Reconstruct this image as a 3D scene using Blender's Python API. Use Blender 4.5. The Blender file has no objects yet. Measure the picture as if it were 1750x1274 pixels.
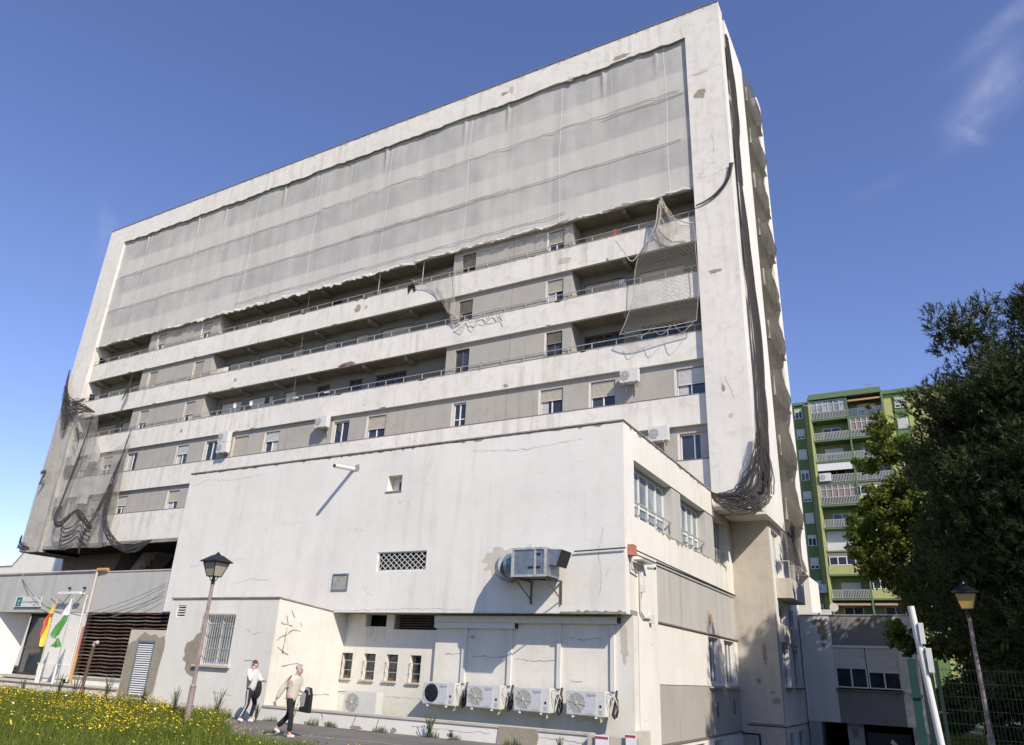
import bpy, math, random
import numpy as np
from mathutils import Vector, Matrix
random.seed(7); rng=np.random.default_rng(7)
sc=bpy.context.scene; C=sc.collection
# ---------------------------------------------------------------- camera
cd=bpy.data.cameras.new('camera'); cam=bpy.data.objects.new('camera',cd); C.objects.link(cam)
a,e,r=-0.526467643,0.38493361,0.0470410546
f=Vector((math.sin(a)*math.cos(e),math.cos(a)*math.cos(e),math.sin(e)))
rt=Vector((math.cos(a),-math.sin(a),0)); up=rt.cross(f)
R0=math.cos(r)*rt+math.sin(r)*up; U0=-math.sin(r)*rt+math.cos(r)*up
cam.matrix_world=Matrix(((R0.x,U0.x,-f.x,0),(R0.y,U0.y,-f.y,0),(R0.z,U0.z,-f.z,0),(0,0,0,1)))
cd.sensor_width=36; cd.lens=36*1261.68/1750; cd.clip_end=3000; cd.clip_start=.05
sc.camera=cam
# ---------------------------------------------------------------- light
SUN=Vector((1.75,-1.2,1.70)).normalized()
el=math.asin(SUN.z); az=math.atan2(SUN.x,SUN.y)
w=bpy.data.worlds.new('World'); sc.world=w; w.use_nodes=True
nt=w.node_tree; N=nt.nodes; Lk=nt.links; N.clear()
sky=N.new('ShaderNodeTexSky'); sky.sky_type='NISHITA'; sky.sun_disc=False; sky.sun_elevation=el; sky.sun_rotation=az
sky.air_density=1.0; sky.dust_density=0.0; sky.ozone_density=3.0; sky.altitude=0
bg=N.new('ShaderNodeBackground'); bg.inputs['Strength'].default_value=0.115
out=N.new('ShaderNodeOutputWorld')
tc=N.new('ShaderNodeTexCoord')
def cloudmask(center,axis,sa,sb,nscale,lo,hi,gain):
    """soft wisp of high cloud round one direction of the sky"""
    c=Vector(center).normalized(); ax=Vector(axis); ax=(ax-c*ax.dot(c)).normalized(); bx=c.cross(ax)
    d=N.new('ShaderNodeVectorMath'); d.operation='DOT_PRODUCT'; d.inputs[1].default_value=ax; Lk.new(tc.outputs['Generated'],d.inputs[0])
    g=N.new('ShaderNodeVectorMath'); g.operation='DOT_PRODUCT'; g.inputs[1].default_value=bx; Lk.new(tc.outputs['Generated'],g.inputs[0])
    def m(op,x,y=None):
        k=N.new('ShaderNodeMath'); k.operation=op
        for i,v in enumerate((x,y)):
            if v is None: continue
            if isinstance(v,(int,float)): k.inputs[i].default_value=v
            else: Lk.new(v,k.inputs[i])
        return k.outputs[0]
    u=m('DIVIDE',d.outputs['Value'],sa); v=m('DIVIDE',g.outputs['Value'],sb)
    q=m('ADD',m('MULTIPLY',u,u),m('MULTIPLY',v,v)); fall=m('POWER',2.718,m('MULTIPLY',q,-1))
    cm=N.new('ShaderNodeCombineXYZ'); Lk.new(m('MULTIPLY',d.outputs['Value'],nscale*.45),cm.inputs[0]); Lk.new(m('MULTIPLY',g.outputs['Value'],nscale),cm.inputs[1])
    n=N.new('ShaderNodeTexNoise'); n.inputs['Detail'].default_value=7; n.inputs['Roughness'].default_value=.6; n.inputs['Distortion'].default_value=.6; n.inputs['Scale'].default_value=1; Lk.new(cm.outputs[0],n.inputs['Vector'])
    rr=N.new('ShaderNodeMapRange'); rr.inputs[1].default_value=lo; rr.inputs[2].default_value=hi; Lk.new(n.outputs['Fac'],rr.inputs[0])
    return m('MULTIPLY',m('MULTIPLY',fall,rr.outputs[0]),gain)
def raydir(u,v):
    return R0*((u-875)/1261.68)+U0*(-(v-637)/1261.68)+f
def seg(u0,v0,u1,v1): return raydir(u1,v1)-raydir(u0,v0)
masks=[cloudmask(raydir(1700,150),seg(1640,215,1745,90),.048,.020,22,.3,.8,.36),
       cloudmask(raydir(1735,25),seg(1690,55,1750,5),.05,.010,25,.3,.8,.26),
       cloudmask(raydir(1660,235),seg(1630,215,1680,240),.02,.006,40,.35,.7,.22),
       cloudmask(raydir(1510,320),seg(1480,335,1540,310),.03,.008,40,.35,.8,.07),
       cloudmask(raydir(185,395),seg(180,440,190,350),.04,.010,30,.35,.8,.18)]
col=sky.outputs[0]
gm=N.new('ShaderNodeMix'); gm.data_type='RGBA'; gm.blend_type='MULTIPLY'; gm.inputs['Factor'].default_value=1; gm.inputs[7].default_value=(1.0,0.915,1.14,1)
Lk.new(col,gm.inputs[6]); col=gm.outputs[2]
for mk in masks:
    mx=N.new('ShaderNodeMix'); mx.data_type='RGBA'; mx.inputs[7].default_value=(7.0,7.0,8.2,1)
    Lk.new(mk,mx.inputs['Factor']); Lk.new(col,mx.inputs[6]); col=mx.outputs[2]
Lk.new(col,bg.inputs['Color']); Lk.new(bg.outputs[0],out.inputs[0])
sl=bpy.data.lights.new('sun','SUN'); sl.energy=4.0; sl.angle=math.radians(.53); sl.color=(1,.915,.79)
so=bpy.data.objects.new('sun',sl); C.objects.link(so); so.rotation_euler=SUN.to_track_quat('Z','Y').to_euler(); so.location=(20,-20,40)
sc.view_settings.view_transform='Standard'; sc.view_settings.look='None'; sc.view_settings.exposure=0.48; sc.view_settings.gamma=1
sc.view_settings.use_curve_mapping=False
# ---------------------------------------------------------------- helpers
wl={}
def wloc(o): return wl.get(o.name,Vector((0,0,0))) if o is not None else Vector((0,0,0))
def thing(name,label,cat,loc=(0,0,0),group=None):
    o=bpy.data.objects.new(name,None); C.objects.link(o); o.location=loc; wl[o.name]=Vector(loc)
    o.empty_display_size=.3; o['label']=label; o['category']=cat
    if group: o['group']=group
    return o
def tag(o,label,cat,group=None):
    o['label']=label; o['category']=cat
    if group: o['group']=group
    return o
def Ymap(Y0): return lambda u,d,z:(u,Y0+d,z)
def Xmap(X0): return lambda u,d,z:(X0-d,u,z)
class MB:
    def __init__(s,fm=None): s.v=[];s.f=[];s.m=fm or (lambda u,d,z:(u,d,z))
    def add(s,vs,fs):
        n=len(s.v); s.v+= [s.m(*p) for p in vs]; s.f+=[tuple(i+n for i in q) for q in fs]; return s
    def box(s,x0,x1,y0,y1,z0,z1):
        return s.add([(x0,y0,z0),(x1,y0,z0),(x1,y1,z0),(x0,y1,z0),(x0,y0,z1),(x1,y0,z1),(x1,y1,z1),(x0,y1,z1)],
         [(0,1,5,4),(1,2,6,5),(2,3,7,6),(3,0,4,7),(4,5,6,7),(3,2,1,0)])
    def cyl(s,p,q,r0,r1=None,n=8,cap=True):
        r1=r0 if r1 is None else r1
        p=Vector(p);q=Vector(q);d=(q-p).normalized(); a_=d.orthogonal().normalized(); b=d.cross(a_)
        vs=[];fs=[]
        for c,rr in ((p,r0),(q,r1)):
            for i in range(n):
                t=2*math.pi*i/n; vs.append(tuple(c+(a_*math.cos(t)+b*math.sin(t))*rr))
        for i in range(n): j=(i+1)%n; fs.append((i,j,n+j,n+i))
        if cap: fs+= [tuple(range(n))[::-1],tuple(range(n,2*n))]
        return s.add(vs,fs)
    def tube(s,pts,r,n=6):
        for i in range(len(pts)-1):
            ra=r[i] if isinstance(r,(list,tuple)) else r; rb=r[i+1] if isinstance(r,(list,tuple)) else r
            s.cyl(pts[i],pts[i+1],ra,rb,n,True)
        return s
    def poly(s,pts,d0,d1):
        """extruded outline: pts (u,z), from depth d0 to d1"""
        n=len(pts); vs=[(p[0],d0,p[1]) for p in pts]+[(p[0],d1,p[1]) for p in pts]
        fs=[tuple(range(n)),tuple(range(n,2*n))[::-1]]+[(i,n+i,n+(i+1)%n,(i+1)%n) for i in range(n)]
        return s.add(vs,fs)
    def wall(s,u0,u1,z0,z1,d0,d1,holes=(),sides=True):
        us=sorted({u0,u1,*[h[0] for h in holes],*[h[1] for h in holes]}); zs=sorted({z0,z1,*[h[2] for h in holes],*[h[3] for h in holes]})
        us=[u for u in us if u0<=u<=u1]; zs=[z for z in zs if z0<=z<=z1]
        def solid(i,j):
            if i<0 or j<0 or i>=len(us)-1 or j>=len(zs)-1: return False
            cu=(us[i]+us[i+1])/2; cz=(zs[j]+zs[j+1])/2
            return not any(h[0]<cu<h[1] and h[2]<cz<h[3] for h in holes)
        for i in range(len(us)-1):
            for j in range(len(zs)-1):
                if not solid(i,j): continue
                a0,a1,b0,b1=us[i],us[i+1],zs[j],zs[j+1]
                s.add([(a0,d0,b0),(a1,d0,b0),(a1,d0,b1),(a0,d0,b1)],[(0,1,2,3)])
                s.add([(a0,d1,b0),(a1,d1,b0),(a1,d1,b1),(a0,d1,b1)],[(3,2,1,0)])
                if not solid(i-1,j): s.add([(a0,d0,b0),(a0,d1,b0),(a0,d1,b1),(a0,d0,b1)],[(3,2,1,0)])
                if not solid(i+1,j): s.add([(a1,d0,b0),(a1,d1,b0),(a1,d1,b1),(a1,d0,b1)],[(0,1,2,3)])
                if not solid(i,j-1): s.add([(a0,d0,b0),(a1,d0,b0),(a1,d1,b0),(a0,d1,b0)],[(3,2,1,0)])
                if not solid(i,j+1): s.add([(a0,d0,b1),(a1,d0,b1),(a1,d1,b1),(a0,d1,b1)],[(0,1,2,3)])
        return s
    def build(s,name,mat,parent=None,smooth=False):
        L=wloc(parent); me=bpy.data.meshes.new(name)
        me.from_pydata([(x-L.x,y-L.y,z-L.z) for x,y,z in s.v],[],s.f); me.materials.append(mat)
        if smooth: me.polygons.foreach_set('use_smooth',[True]*len(me.polygons))
        me.update()
        o=bpy.data.objects.new(name,me); C.objects.link(o); o.parent=parent; wl[o.name]=L.copy()
        return o
def npmesh(name,V,F,mat,parent=None,smooth=False):
    """V (n,3) F (m,k) numpy arrays"""
    L=wloc(parent); V=V-np.array(L)
    me=bpy.data.meshes.new(name); me.vertices.add(len(V)); me.vertices.foreach_set('co',V.astype(np.float32).ravel())
    k=F.shape[1]; me.loops.add(F.size); me.loops.foreach_set('vertex_index',F.astype(np.int32).ravel())
    me.polygons.add(len(F)); me.polygons.foreach_set('loop_start',(np.arange(len(F))*k).astype(np.int32)); me.polygons.foreach_set('loop_total',np.full(len(F),k,np.int32))
    if smooth: me.polygons.foreach_set('use_smooth',np.ones(len(F),bool))
    me.materials.append(mat); me.update(calc_edges=True); me.validate()
    o=bpy.data.objects.new(name,me); C.objects.link(o); o.parent=parent; wl[o.name]=Vector(L)
    return o
def copy_tree(o,parent=None,delta=Vector((0,0,0)),label=None):
    c=o.copy(); C.objects.link(c); c.parent=parent
    wl[c.name]=wloc(o)+delta
    if parent is None:
        c.location=o.location+delta
        if label: c['label']=label
    for ch in list(o.children): copy_tree(ch,c,delta)
    return c
def struct(o): o['kind']='structure'; return o
# ---------------------------------------------------------------- materials
def mat_new(name):
    m=bpy.data.materials.new(name); m.use_nodes=True; n=m.node_tree; n.nodes.clear()
    o=n.nodes.new('ShaderNodeOutputMaterial'); b=n.nodes.new('ShaderNodeBsdfPrincipled'); n.links.new(b.outputs[0],o.inputs[0])
    return m,n,b,o
def noise(n,vec,scale,detail=5,rough=.55,dist=0):
    x=n.nodes.new('ShaderNodeTexNoise'); x.inputs['Scale'].default_value=scale; x.inputs['Detail'].default_value=detail
    x.inputs['Roughness'].default_value=rough; x.inputs['Distortion'].default_value=dist; n.links.new(vec,x.inputs['Vector']); return x.outputs['Fac']
def mapv(n,vec,s):
    x=n.nodes.new('ShaderNodeMapping'); x.inputs['Scale'].default_value=s; n.links.new(vec,x.inputs['Vector']); return x.outputs[0]
def rng_(n,v,a0,a1,b0=0,b1=1):
    x=n.nodes.new('ShaderNodeMapRange'); 
    for i,k in enumerate((a0,a1,b0,b1)): x.inputs[i+1].default_value=k
    n.links.new(v,x.inputs[0]); return x.outputs[0]
def mul(n,a_,b_,op='MULTIPLY'):
    x=n.nodes.new('ShaderNodeMath'); x.operation=op
    for i,v in enumerate((a_,b_)):
        if isinstance(v,(int,float)): x.inputs[i].default_value=v
        else: n.links.new(v,x.inputs[i])
    return x.outputs[0]
def mixc(n,fac,c0,c1,mode='MIX'):
    x=n.nodes.new('ShaderNodeMix'); x.data_type='RGBA'; x.blend_type=mode
    if isinstance(fac,(int,float)): x.inputs['Factor'].default_value=fac
    else: n.links.new(fac,x.inputs['Factor'])
    for i,c in ((6,c0),(7,c1)):
        if isinstance(c,tuple): x.inputs[i].default_value=(*c[:3],1)
        else: n.links.new(c,x.inputs[i])
    return x.outputs[2]
def bump(n,b,h,st,dist=.02):
    x=n.nodes.new('ShaderNodeBump'); x.inputs['Strength'].default_value=st; x.inputs['Distance'].default_value=dist
    n.links.new(h,x.inputs['Height']); n.links.new(x.outputs[0],b.inputs['Normal'])
def pos(n):
    g=n.nodes.new('ShaderNodeNewGeometry'); return g.outputs['Position']
def plaster(name,base,stain=(0.36,0.31,0.24),st=.5,streak=.35,crack=.5,rough=.88,bst=.25):
    m,n,b,o=mat_new(name); P=pos(n)
    c=mixc(n,rng_(n,noise(n,P,.35,3,.6),.3,.7),tuple(x*.90 for x in base),base)
    c=mixc(n,rng_(n,noise(n,P,1.9,5,.65,.5),.48,.78,0,st),c,stain)              # blotches
    sv=noise(n,mapv(n,P,(2.6,2.6,.16)),1.0,5,.62); big=noise(n,P,.22,3)
    c=mixc(n,mul(n,rng_(n,sv,.5,.75,0,streak),rng_(n,big,.35,.6)),c,tuple(x*.8 for x in stain))   # rain streaks
    v=n.nodes.new('ShaderNodeTexVoronoi'); v.feature='DISTANCE_TO_EDGE'; v.inputs['Scale'].default_value=.42
    dn=n.nodes.new('ShaderNodeTexNoise'); dn.inputs['Scale'].default_value=2.3; dn.inputs['Detail'].default_value=4; n.links.new(P,dn.inputs['Vector'])
    va=n.nodes.new('ShaderNodeVectorMath'); va.operation='MULTIPLY_ADD'; n.links.new(dn.outputs['Color'],va.inputs[0]); va.inputs[1].default_value=(.7,.7,.7); n.links.new(P,va.inputs[2])
    n.links.new(va.outputs[0],v.inputs['Vector'])
    ck=mul(n,rng_(n,v.outputs['Distance'],0,.006,1,0),rng_(n,noise(n,P,.55,3),.5,.62,0,crack))
    c=mixc(n,ck,c,(.16,.13,.10))
    sp=rng_(n,noise(n,P,14,4,.7),.70,.78,0,.45); c=mixc(n,mul(n,sp,rng_(n,noise(n,P,.9,3),.5,.66)),c,(.17,.14,.11))
    fine=noise(n,P,60,3); c=mixc(n,rng_(n,fine,.3,.7,0,.06),c,(.3,.28,.25))
    n.links.new(c,b.inputs['Base Color']); b.inputs['Roughness'].default_value=rough; b.inputs['Specular IOR Level'].default_value=.25
    h=mul(n,mul(n,noise(n,P,9,3,.6),.6),mul(n,fine,.35),'ADD'); h=mul(n,h,mul(n,ck,-.6),'ADD'); h=mul(n,h,mul(n,noise(n,P,1.1,3),1.2),'ADD')
    bump(n,b,h,bst,.03)
    return m
def simple(name,col,rough=.6,metal=0,var=.12,scale=6,bs=.1,spec=.5,local=True):
    m,n,b,o=mat_new(name)
    if local:
        t=n.nodes.new('ShaderNodeTexCoord'); P=t.outputs['Object']
    else: P=pos(n)
    k=noise(n,P,scale,5,.6)
    c=mixc(n,rng_(n,k,.3,.7),tuple(x*(1-var) for x in col),tuple(min(1,x*(1+var)) for x in col))
    n.links.new(c,b.inputs['Base Color']); b.inputs['Roughness'].default_value=rough; b.inputs['Metallic'].default_value=metal; b.inputs['Specular IOR Level'].default_value=spec
    if bs: bump(n,b,noise(n,P,scale*5,4),bs,.01)
    return m
def netmat(name,col,alpha,streak=.2,scale=(3,3,.2)):
    """fine woven mesh: light passes between the threads"""
    m,n,b,o=mat_new(name); P=pos(n)
    k=noise(n,mapv(n,P,scale),1.0,6,.6)
    c=mixc(n,rng_(n,k,.35,.7),tuple(x*(1-streak) for x in col),col)
    c=mixc(n,rng_(n,noise(n,P,.5,5),.4,.75,0,.5),c,tuple(x*.78 for x in col))
    n.links.new(c,b.inputs['Base Color']); b.inputs['Roughness'].default_value=1; b.inputs['Specular IOR Level'].default_value=0
    tr=n.nodes.new('ShaderNodeBsdfTransparent'); tl=n.nodes.new('ShaderNodeBsdfTranslucent'); n.links.new(c,tl.inputs[0])
    mx=n.nodes.new('ShaderNodeMixShader'); mx.inputs[0].default_value=.2; n.links.new(b.outputs[0],mx.inputs[1]); n.links.new(tl.outputs[0],mx.inputs[2])
    m2=n.nodes.new('ShaderNodeMixShader'); n.links.new(rng_(n,noise(n,P,.8,4),.3,.7,alpha-.07,alpha+.07),m2.inputs[0])
    n.links.new(tr.outputs[0],m2.inputs[1]); n.links.new(mx.outputs[0],m2.inputs[2]); n.links.new(m2.outputs[0],o.inputs[0])
    return m
M={}
M['white']=plaster('white_render',(.79,.76,.69),st=.13,streak=.24,crack=.35)
M['tower']=plaster('tower_render',(.77,.735,.66),stain=(.36,.30,.22),st=.34,streak=.5)
M['cream']=plaster('cream_render',(.74,.71,.63),stain=(.45,.37,.25),st=.25,streak=.35,crack=.3)
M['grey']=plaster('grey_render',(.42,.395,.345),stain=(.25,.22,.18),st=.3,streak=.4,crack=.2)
M['greylog']=plaster('loggia_render',(.25,.24,.215),stain=(.15,.13,.11),st=.3,streak=.4,crack=0)  # grey render darkened in colour to deepen the loggia shade
M['greylight']=plaster('light_grey_render',(.49,.48,.445),stain=(.33,.32,.29),st=.25,streak=.5,crack=.3)
M['greydark']=plaster('dark_grey_render',(.25,.245,.235),stain=(.12,.11,.10),st=.3,streak=.3,crack=.1)
M['beige']=plaster('beige_concrete',(.55,.50,.42),stain=(.30,.25,.18),st=.4,streak=.5,crack=.1)
M['brownc']=plaster('brown_concrete',(.22,.16,.13),stain=(.12,.09,.07),st=.4,streak=.4,crack=.1)
M['undercroft']=plaster('dark_undercroft',(.035,.032,.03),stain=(.02,.02,.018),st=.2,streak=.2,crack=0)  # near-black base colour paints the shade of the void under the tower
M['bare']=plaster('bare_mortar',(.34,.30,.225),stain=(.22,.18,.12),st=.5,streak=.2,crack=.1,bst=.6)
M['barepale']=plaster('pale_mortar',(.60,.56,.46),stain=(.45,.4,.3),st=.4,streak=.2,crack=.1,bst=.5)
M['crackdark']=simple('crack_shadow',(.10,.085,.07),.95,bs=0)  # dark colour of the cracks themselves
M['coping']=simple('weathered_coping',(.26,.235,.20),.9,var=.35,scale=3,bs=.4,local=False)
M['sill']=simple('brown_sill',(.20,.165,.14),.85,var=.3,local=False)
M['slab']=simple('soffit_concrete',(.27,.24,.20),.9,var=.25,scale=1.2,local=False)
M['dark']=simple('dark_interior',(.012,.011,.011),.9,bs=0)
M['frame']=simple('white_aluminium',(.72,.72,.70),.4,var=.05,bs=0)
M['brownframe']=simple('brown_timber_frame',(.13,.085,.055),.6,bs=0)
M['shut']=simple('shutter_cream',(.60,.56,.46),.6,var=.1,bs=0)
M['shutw']=simple('shutter_white',(.68,.67,.64),.55,var=.1,bs=0)
M['rail']=simple('railing_metal',(.50,.48,.43),.5,metal=.3,var=.25,bs=0)
M['brown']=simple('rusty_brown_paint',(.12,.070,.050),.75,var=.35,scale=4)
M['steel']=simple('galvanised_steel',(.25,.28,.32),.45,metal=.6,var=.25,scale=5,bs=.15)
M['steeld']=simple('dark_angle_steel',(.12,.10,.085),.7,metal=.3,var=.3)
M['pipew']=simple('white_plastic_pipe',(.62,.61,.57),.45,var=.05,bs=0)
M['acbody']=simple('ac_casing',(.60,.595,.56),.45,var=.06,bs=0)
M['acgrey']=simple('ac_front_grey',(.52,.53,.55),.45,var=.05,bs=0)
M['grille']=simple('ac_grille',(.36,.35,.31),.6,var=.2,bs=0)
M['black']=simple('black_plastic',(.018,.018,.02),.5,bs=0)
M['ink']=simple('lettering_grey',(.27,.28,.33),.7,bs=0)
M['red']=simple('red_print',(.42,.05,.035),.6,bs=0)
M['paper']=simple('white_paper',(.72,.72,.72),.7,var=.03,bs=0)
M['teal']=simple('teal_panel',(.01,.13,.13),.5,bs=0)
M['tealpale']=simple('pale_teal_emblem',(.22,.48,.43),.5,bs=0)
M['greenpaint']=simple('green_painted_steel',(.008,.042,.033),.5,var=.2,scale=3)
M['fencewire']=simple('dark_green_wire',(.006,.018,.012),.6,bs=0)
M['orange']=simple('orange_pipe_tape',(.48,.27,.08),.6,var=.2,scale=4)
M['pinkpipe']=simple('faded_red_pipe',(.42,.16,.11),.6,var=.25,scale=3)
M['palepipe']=simple('pale_conduit',(.52,.46,.42),.55,var=.15,scale=3)
M['cable']=simple('black_cable',(.03,.03,.03),.7,bs=0)
M['cableg']=simple('grey_cable',(.25,.24,.22),.7,bs=0)
M['lanternblack']=simple('black_iron',(.016,.017,.022),.35,metal=.3,var=.2,bs=.05)
M['lampole']=simple('weathered_lamp_post',(.27,.21,.19),.75,var=.3,scale=5,bs=.3)
M['curtain']=simple('pale_curtain',(.45,.45,.44),.9,bs=0)
M['skin']=simple('skin',(.50,.30,.22),.6,var=.08,scale=20,bs=0)
M['hairb']=simple('brown_hair',(.06,.04,.03),.7,var=.3,scale=60,bs=.2)
M['hairg']=simple('silver_hair',(.33,.32,.31),.7,var=.2,scale=60,bs=.2)
M['hoodie']=simple('white_cotton',(.60,.59,.58),.9,var=.05,scale=12,bs=.3)
M['sweater']=simple('cream_knit',(.62,.57,.47),.95,var=.07,scale=14,bs=.4)
M['navy']=simple('navy_track_fabric',(.014,.016,.028),.85,bs=.2)
M['blackcloth']=simple('black_cloth',(.012,.012,.013),.9,bs=.2)
M['greycloth']=simple('grey_cloth',(.30,.30,.33),.9,bs=.2)
M['shoe']=simple('pale_shoe',(.62,.52,.50),.7,bs=0)
M['shoew']=simple('white_shoe',(.70,.70,.68),.7,bs=0)
M['phone']=simple('phone_blue',(.25,.35,.6),.3,bs=0)
M['flagred']=simple('flag_red',(.56,.10,.04),.8,var=.1,bs=0)
M['flagyel']=simple('flag_yellow',(.80,.60,.05),.8,var=.1,bs=0)
M['flaggreen']=simple('flag_green',(.10,.30,.08),.8,var=.1,bs=0)
M['flagwhite']=simple('flag_white',(.72,.74,.72),.8,var=.05,bs=0)
M['bark']=simple('tree_bark',(.10,.075,.055),.95,var=.4,scale=3,bs=.8)
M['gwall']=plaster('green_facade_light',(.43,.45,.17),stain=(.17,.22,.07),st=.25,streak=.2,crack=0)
M['gdark']=plaster('green_facade_dark',(.14,.22,.08),stain=(.05,.10,.04),st=.25,streak=.2,crack=0)
M['gtrim']=simple('green_trim',(.11,.175,.075),.7,var=.15,bs=0,local=False)
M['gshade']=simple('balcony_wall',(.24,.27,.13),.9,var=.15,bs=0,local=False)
M['grail']=simple('white_balcony_rail',(.46,.46,.43),.6,bs=0)
M['awning']=simple('orange_awning',(.45,.26,.17),.8,bs=0)
M['pinkcurtain']=simple('rose_curtain',(.24,.19,.17),.9,bs=0)
M['netl']=netmat('pale_debris_netting',(.77,.745,.69),.74,.12)
M['netg']=netmat('grey_shade_netting',(.50,.47,.42),.44,.30,(1.5,1.5,3.0))
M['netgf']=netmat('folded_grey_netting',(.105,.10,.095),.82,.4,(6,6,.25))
M['nets']=netmat('side_debris_netting',(.16,.145,.12),.72,.3,(3,3,.4))
M['seam']=simple('net_seam_tape',(.68,.67,.64),.9,bs=0)
M['rope']=simple('net_cord',(.40,.38,.33),.9,bs=0)
M['roped']=simple('dark_cord',(.06,.06,.06),.9,bs=0)
def glass(name,tint,rough=.04,spec=.8):
    m,n,b,o=mat_new(name); t=n.nodes.new('ShaderNodeTexCoord'); P=t.outputs['Object']
    c=mixc(n,rng_(n,noise(n,P,.8,3),.35,.65),tint,tuple(x*2.2+.01 for x in tint))
    n.links.new(c,b.inputs['Base Color']); b.inputs['Roughness'].default_value=rough; b.inputs['Specular IOR Level'].default_value=spec
    bump(n,b,noise(n,P,1.3,2),.04,.05); return m
M['glass']=glass('window_glass',(.018,.022,.03)); M['glassf']=glass('frosted_glass',(.16,.18,.19),.25,.5)
m,n,b,o=mat_new('lantern_glass'); b.inputs['Base Color'].default_value=(.55,.50,.38,1); b.inputs['Roughness'].default_value=.3; b.inputs['Transmission Weight'].default_value=.35; M['lglass']=m
m,n,b,o=mat_new('amber_lantern_glass'); b.inputs['Base Color'].default_value=(.62,.42,.12,1); b.inputs['Roughness'].default_value=.35; b.inputs['Transmission Weight'].default_value=.2; M['lamber']=m
def foliage(name,c0,c1,c2,sc_=.6,tl=.35,rough=.6):
    m,n,b,o=mat_new(name); P=pos(n)
    g=n.nodes.new('ShaderNodeNewGeometry')
    k=rng_(n,noise(n,P,sc_,4),.35,.65); c=mixc(n,k,c0,c1)
    c=mixc(n,rng_(n,g.outputs['Random Per Island'],.6,1,0,.8),c,c2)
    n.links.new(c,b.inputs['Base Color']); b.inputs['Roughness'].default_value=rough; b.inputs['Specular IOR Level'].default_value=.3
    t=n.nodes.new('ShaderNodeBsdfTranslucent'); n.links.new(c,t.inputs[0]); mx=n.nodes.new('ShaderNodeMixShader'); mx.inputs[0].default_value=tl
    n.links.new(b.outputs[0],mx.inputs[1]); n.links.new(t.outputs[0],mx.inputs[2]); n.links.new(mx.outputs[0],o.inputs[0]); return m
M['pine']=foliage('pine_needles',(.024,.036,.010),(.038,.054,.014),(.075,.095,.022),.5,.12)
M['leaf']=foliage('broad_leaves',(.05,.085,.014),(.11,.15,.02),(.30,.30,.04),.7,.45)
M['shrub']=foliage('shrub_leaves',(.03,.055,.02),(.05,.085,.025),(.10,.13,.05),.8,.3)
M['grass']=foliage('meadow_grass',(.10,.145,.016),(.165,.215,.028),(.28,.29,.07),1.6,.45)
M['weed']=foliage('weed_green',(.06,.10,.03),(.10,.14,.05),(.20,.20,.09),1.5,.3)
M['petal']=simple('yellow_petals',(.80,.56,.02),.6,var=.1,bs=0)
M['petalw']=simple('white_petals',(.72,.70,.66),.6,var=.1,bs=0)
def asphalt():
    m,n,b,o=mat_new('asphalt'); P=pos(n); v=noise(n,P,45,4,.7)
    c=mixc(n,rng_(n,noise(n,P,.8,5),.35,.65),(.10,.095,.085),(.15,.14,.125)); c=mixc(n,rng_(n,v,.45,.7,0,.5),c,(.23,.22,.20))
    c=mixc(n,rng_(n,noise(n,P,2.1,6,.7),.56,.7,0,.4),c,(.07,.065,.055))
    n.links.new(c,b.inputs['Base Color']); b.inputs['Roughness'].default_value=.9; bump(n,b,v,.5,.02); return m
M['asphalt']=asphalt()
def soil():
    m,n,b,o=mat_new('meadow_soil'); P=pos(n)
    c=mixc(n,rng_(n,noise(n,P,1.2,6),.4,.62),(.035,.055,.015),(.07,.085,.025)); c=mixc(n,rng_(n,noise(n,P,5,5),.55,.75),c,(.10,.075,.045))
    n.links.new(c,b.inputs['Base Color']); b.inputs['Roughness'].default_value=1; bump(n,b,noise(n,P,12,5),.8,.05); return m
M['soil']=soil()
# ---------------------------------------------------------------- ground
def sst(x,a_,b_): t=np.clip((x-a_)/(b_-a_),0,1); return t*t*(3-2*t)
def G(X,Y):
    X=np.asarray(X,float);Y=np.asarray(Y,float)
    z=np.full(np.broadcast(X,Y).shape,-1.65)
    z=z+.10*sst(-X,19,24)*sst(Y,5,12)
    z=z-.12*sst(X,-1,1)*sst(Y,8,20)
    dip=np.where(Y>17.6,sst(X,-8.6,-8.1),sst(X,-7.62,-7.3))*(1-sst(X,-1.6,-1.1))*sst(Y,9.5,14.5)*(1-sst(Y,70,80))
    return z-2.4*dip
xs=np.unique(np.concatenate([np.linspace(-400,-60,12),np.linspace(-60,-10,60),np.linspace(-10,4,90),np.linspace(4,40,25),np.linspace(40,400,12)]))
ys=np.unique(np.concatenate([np.linspace(-200,0,10),np.linspace(0,45,110),np.linspace(45,90,30),np.linspace(90,900,14)]))
XX,YY=np.meshgrid(xs,ys); ZZ=G(XX,YY); V=np.stack([XX.ravel(),YY.ravel(),ZZ.ravel()],1)
nx,ny=len(xs),len(ys); I=np.arange(nx*ny).reshape(ny,nx); F=np.stack([I[:-1,:-1].ravel(),I[:-1,1:].ravel(),I[1:,1:].ravel(),I[1:,:-1].ravel()],1)
gr=struct(npmesh('ground',V,F,M['soil'],smooth=True))
edge=[(-19.2,17.3),(-18.6,16.3),(-17.2,15.2),(-15.7,14.2),(-14.4,13.1),(-12.2,12.4),(-9,11.6),(-5,11),(-1,10.6),(6,10.2)]
def edgeY(x): return np.interp(x,[p[0] for p in edge],[p[1] for p in edge],left=17.45)
mb=MB(); xs2=np.arange(-19.2,6.01,.2); vs=[];fs=[]
for i,x in enumerate(xs2):
    yb=17.49 if x<-7.5 else (17.0 if x<-1 else 17.0); ya=float(edgeY(x))+.06*math.sin(x*5)+.05*math.sin(x*13)
    for k in range(9):
        y=ya+(yb-ya)*k/8; vs.append((float(x),y,float(G(x,y))+.006))
for i in range(len(xs2)-1):
    for k in range(8): q=i*9+k; fs.append((q,q+9,q+10,q+1))
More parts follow.
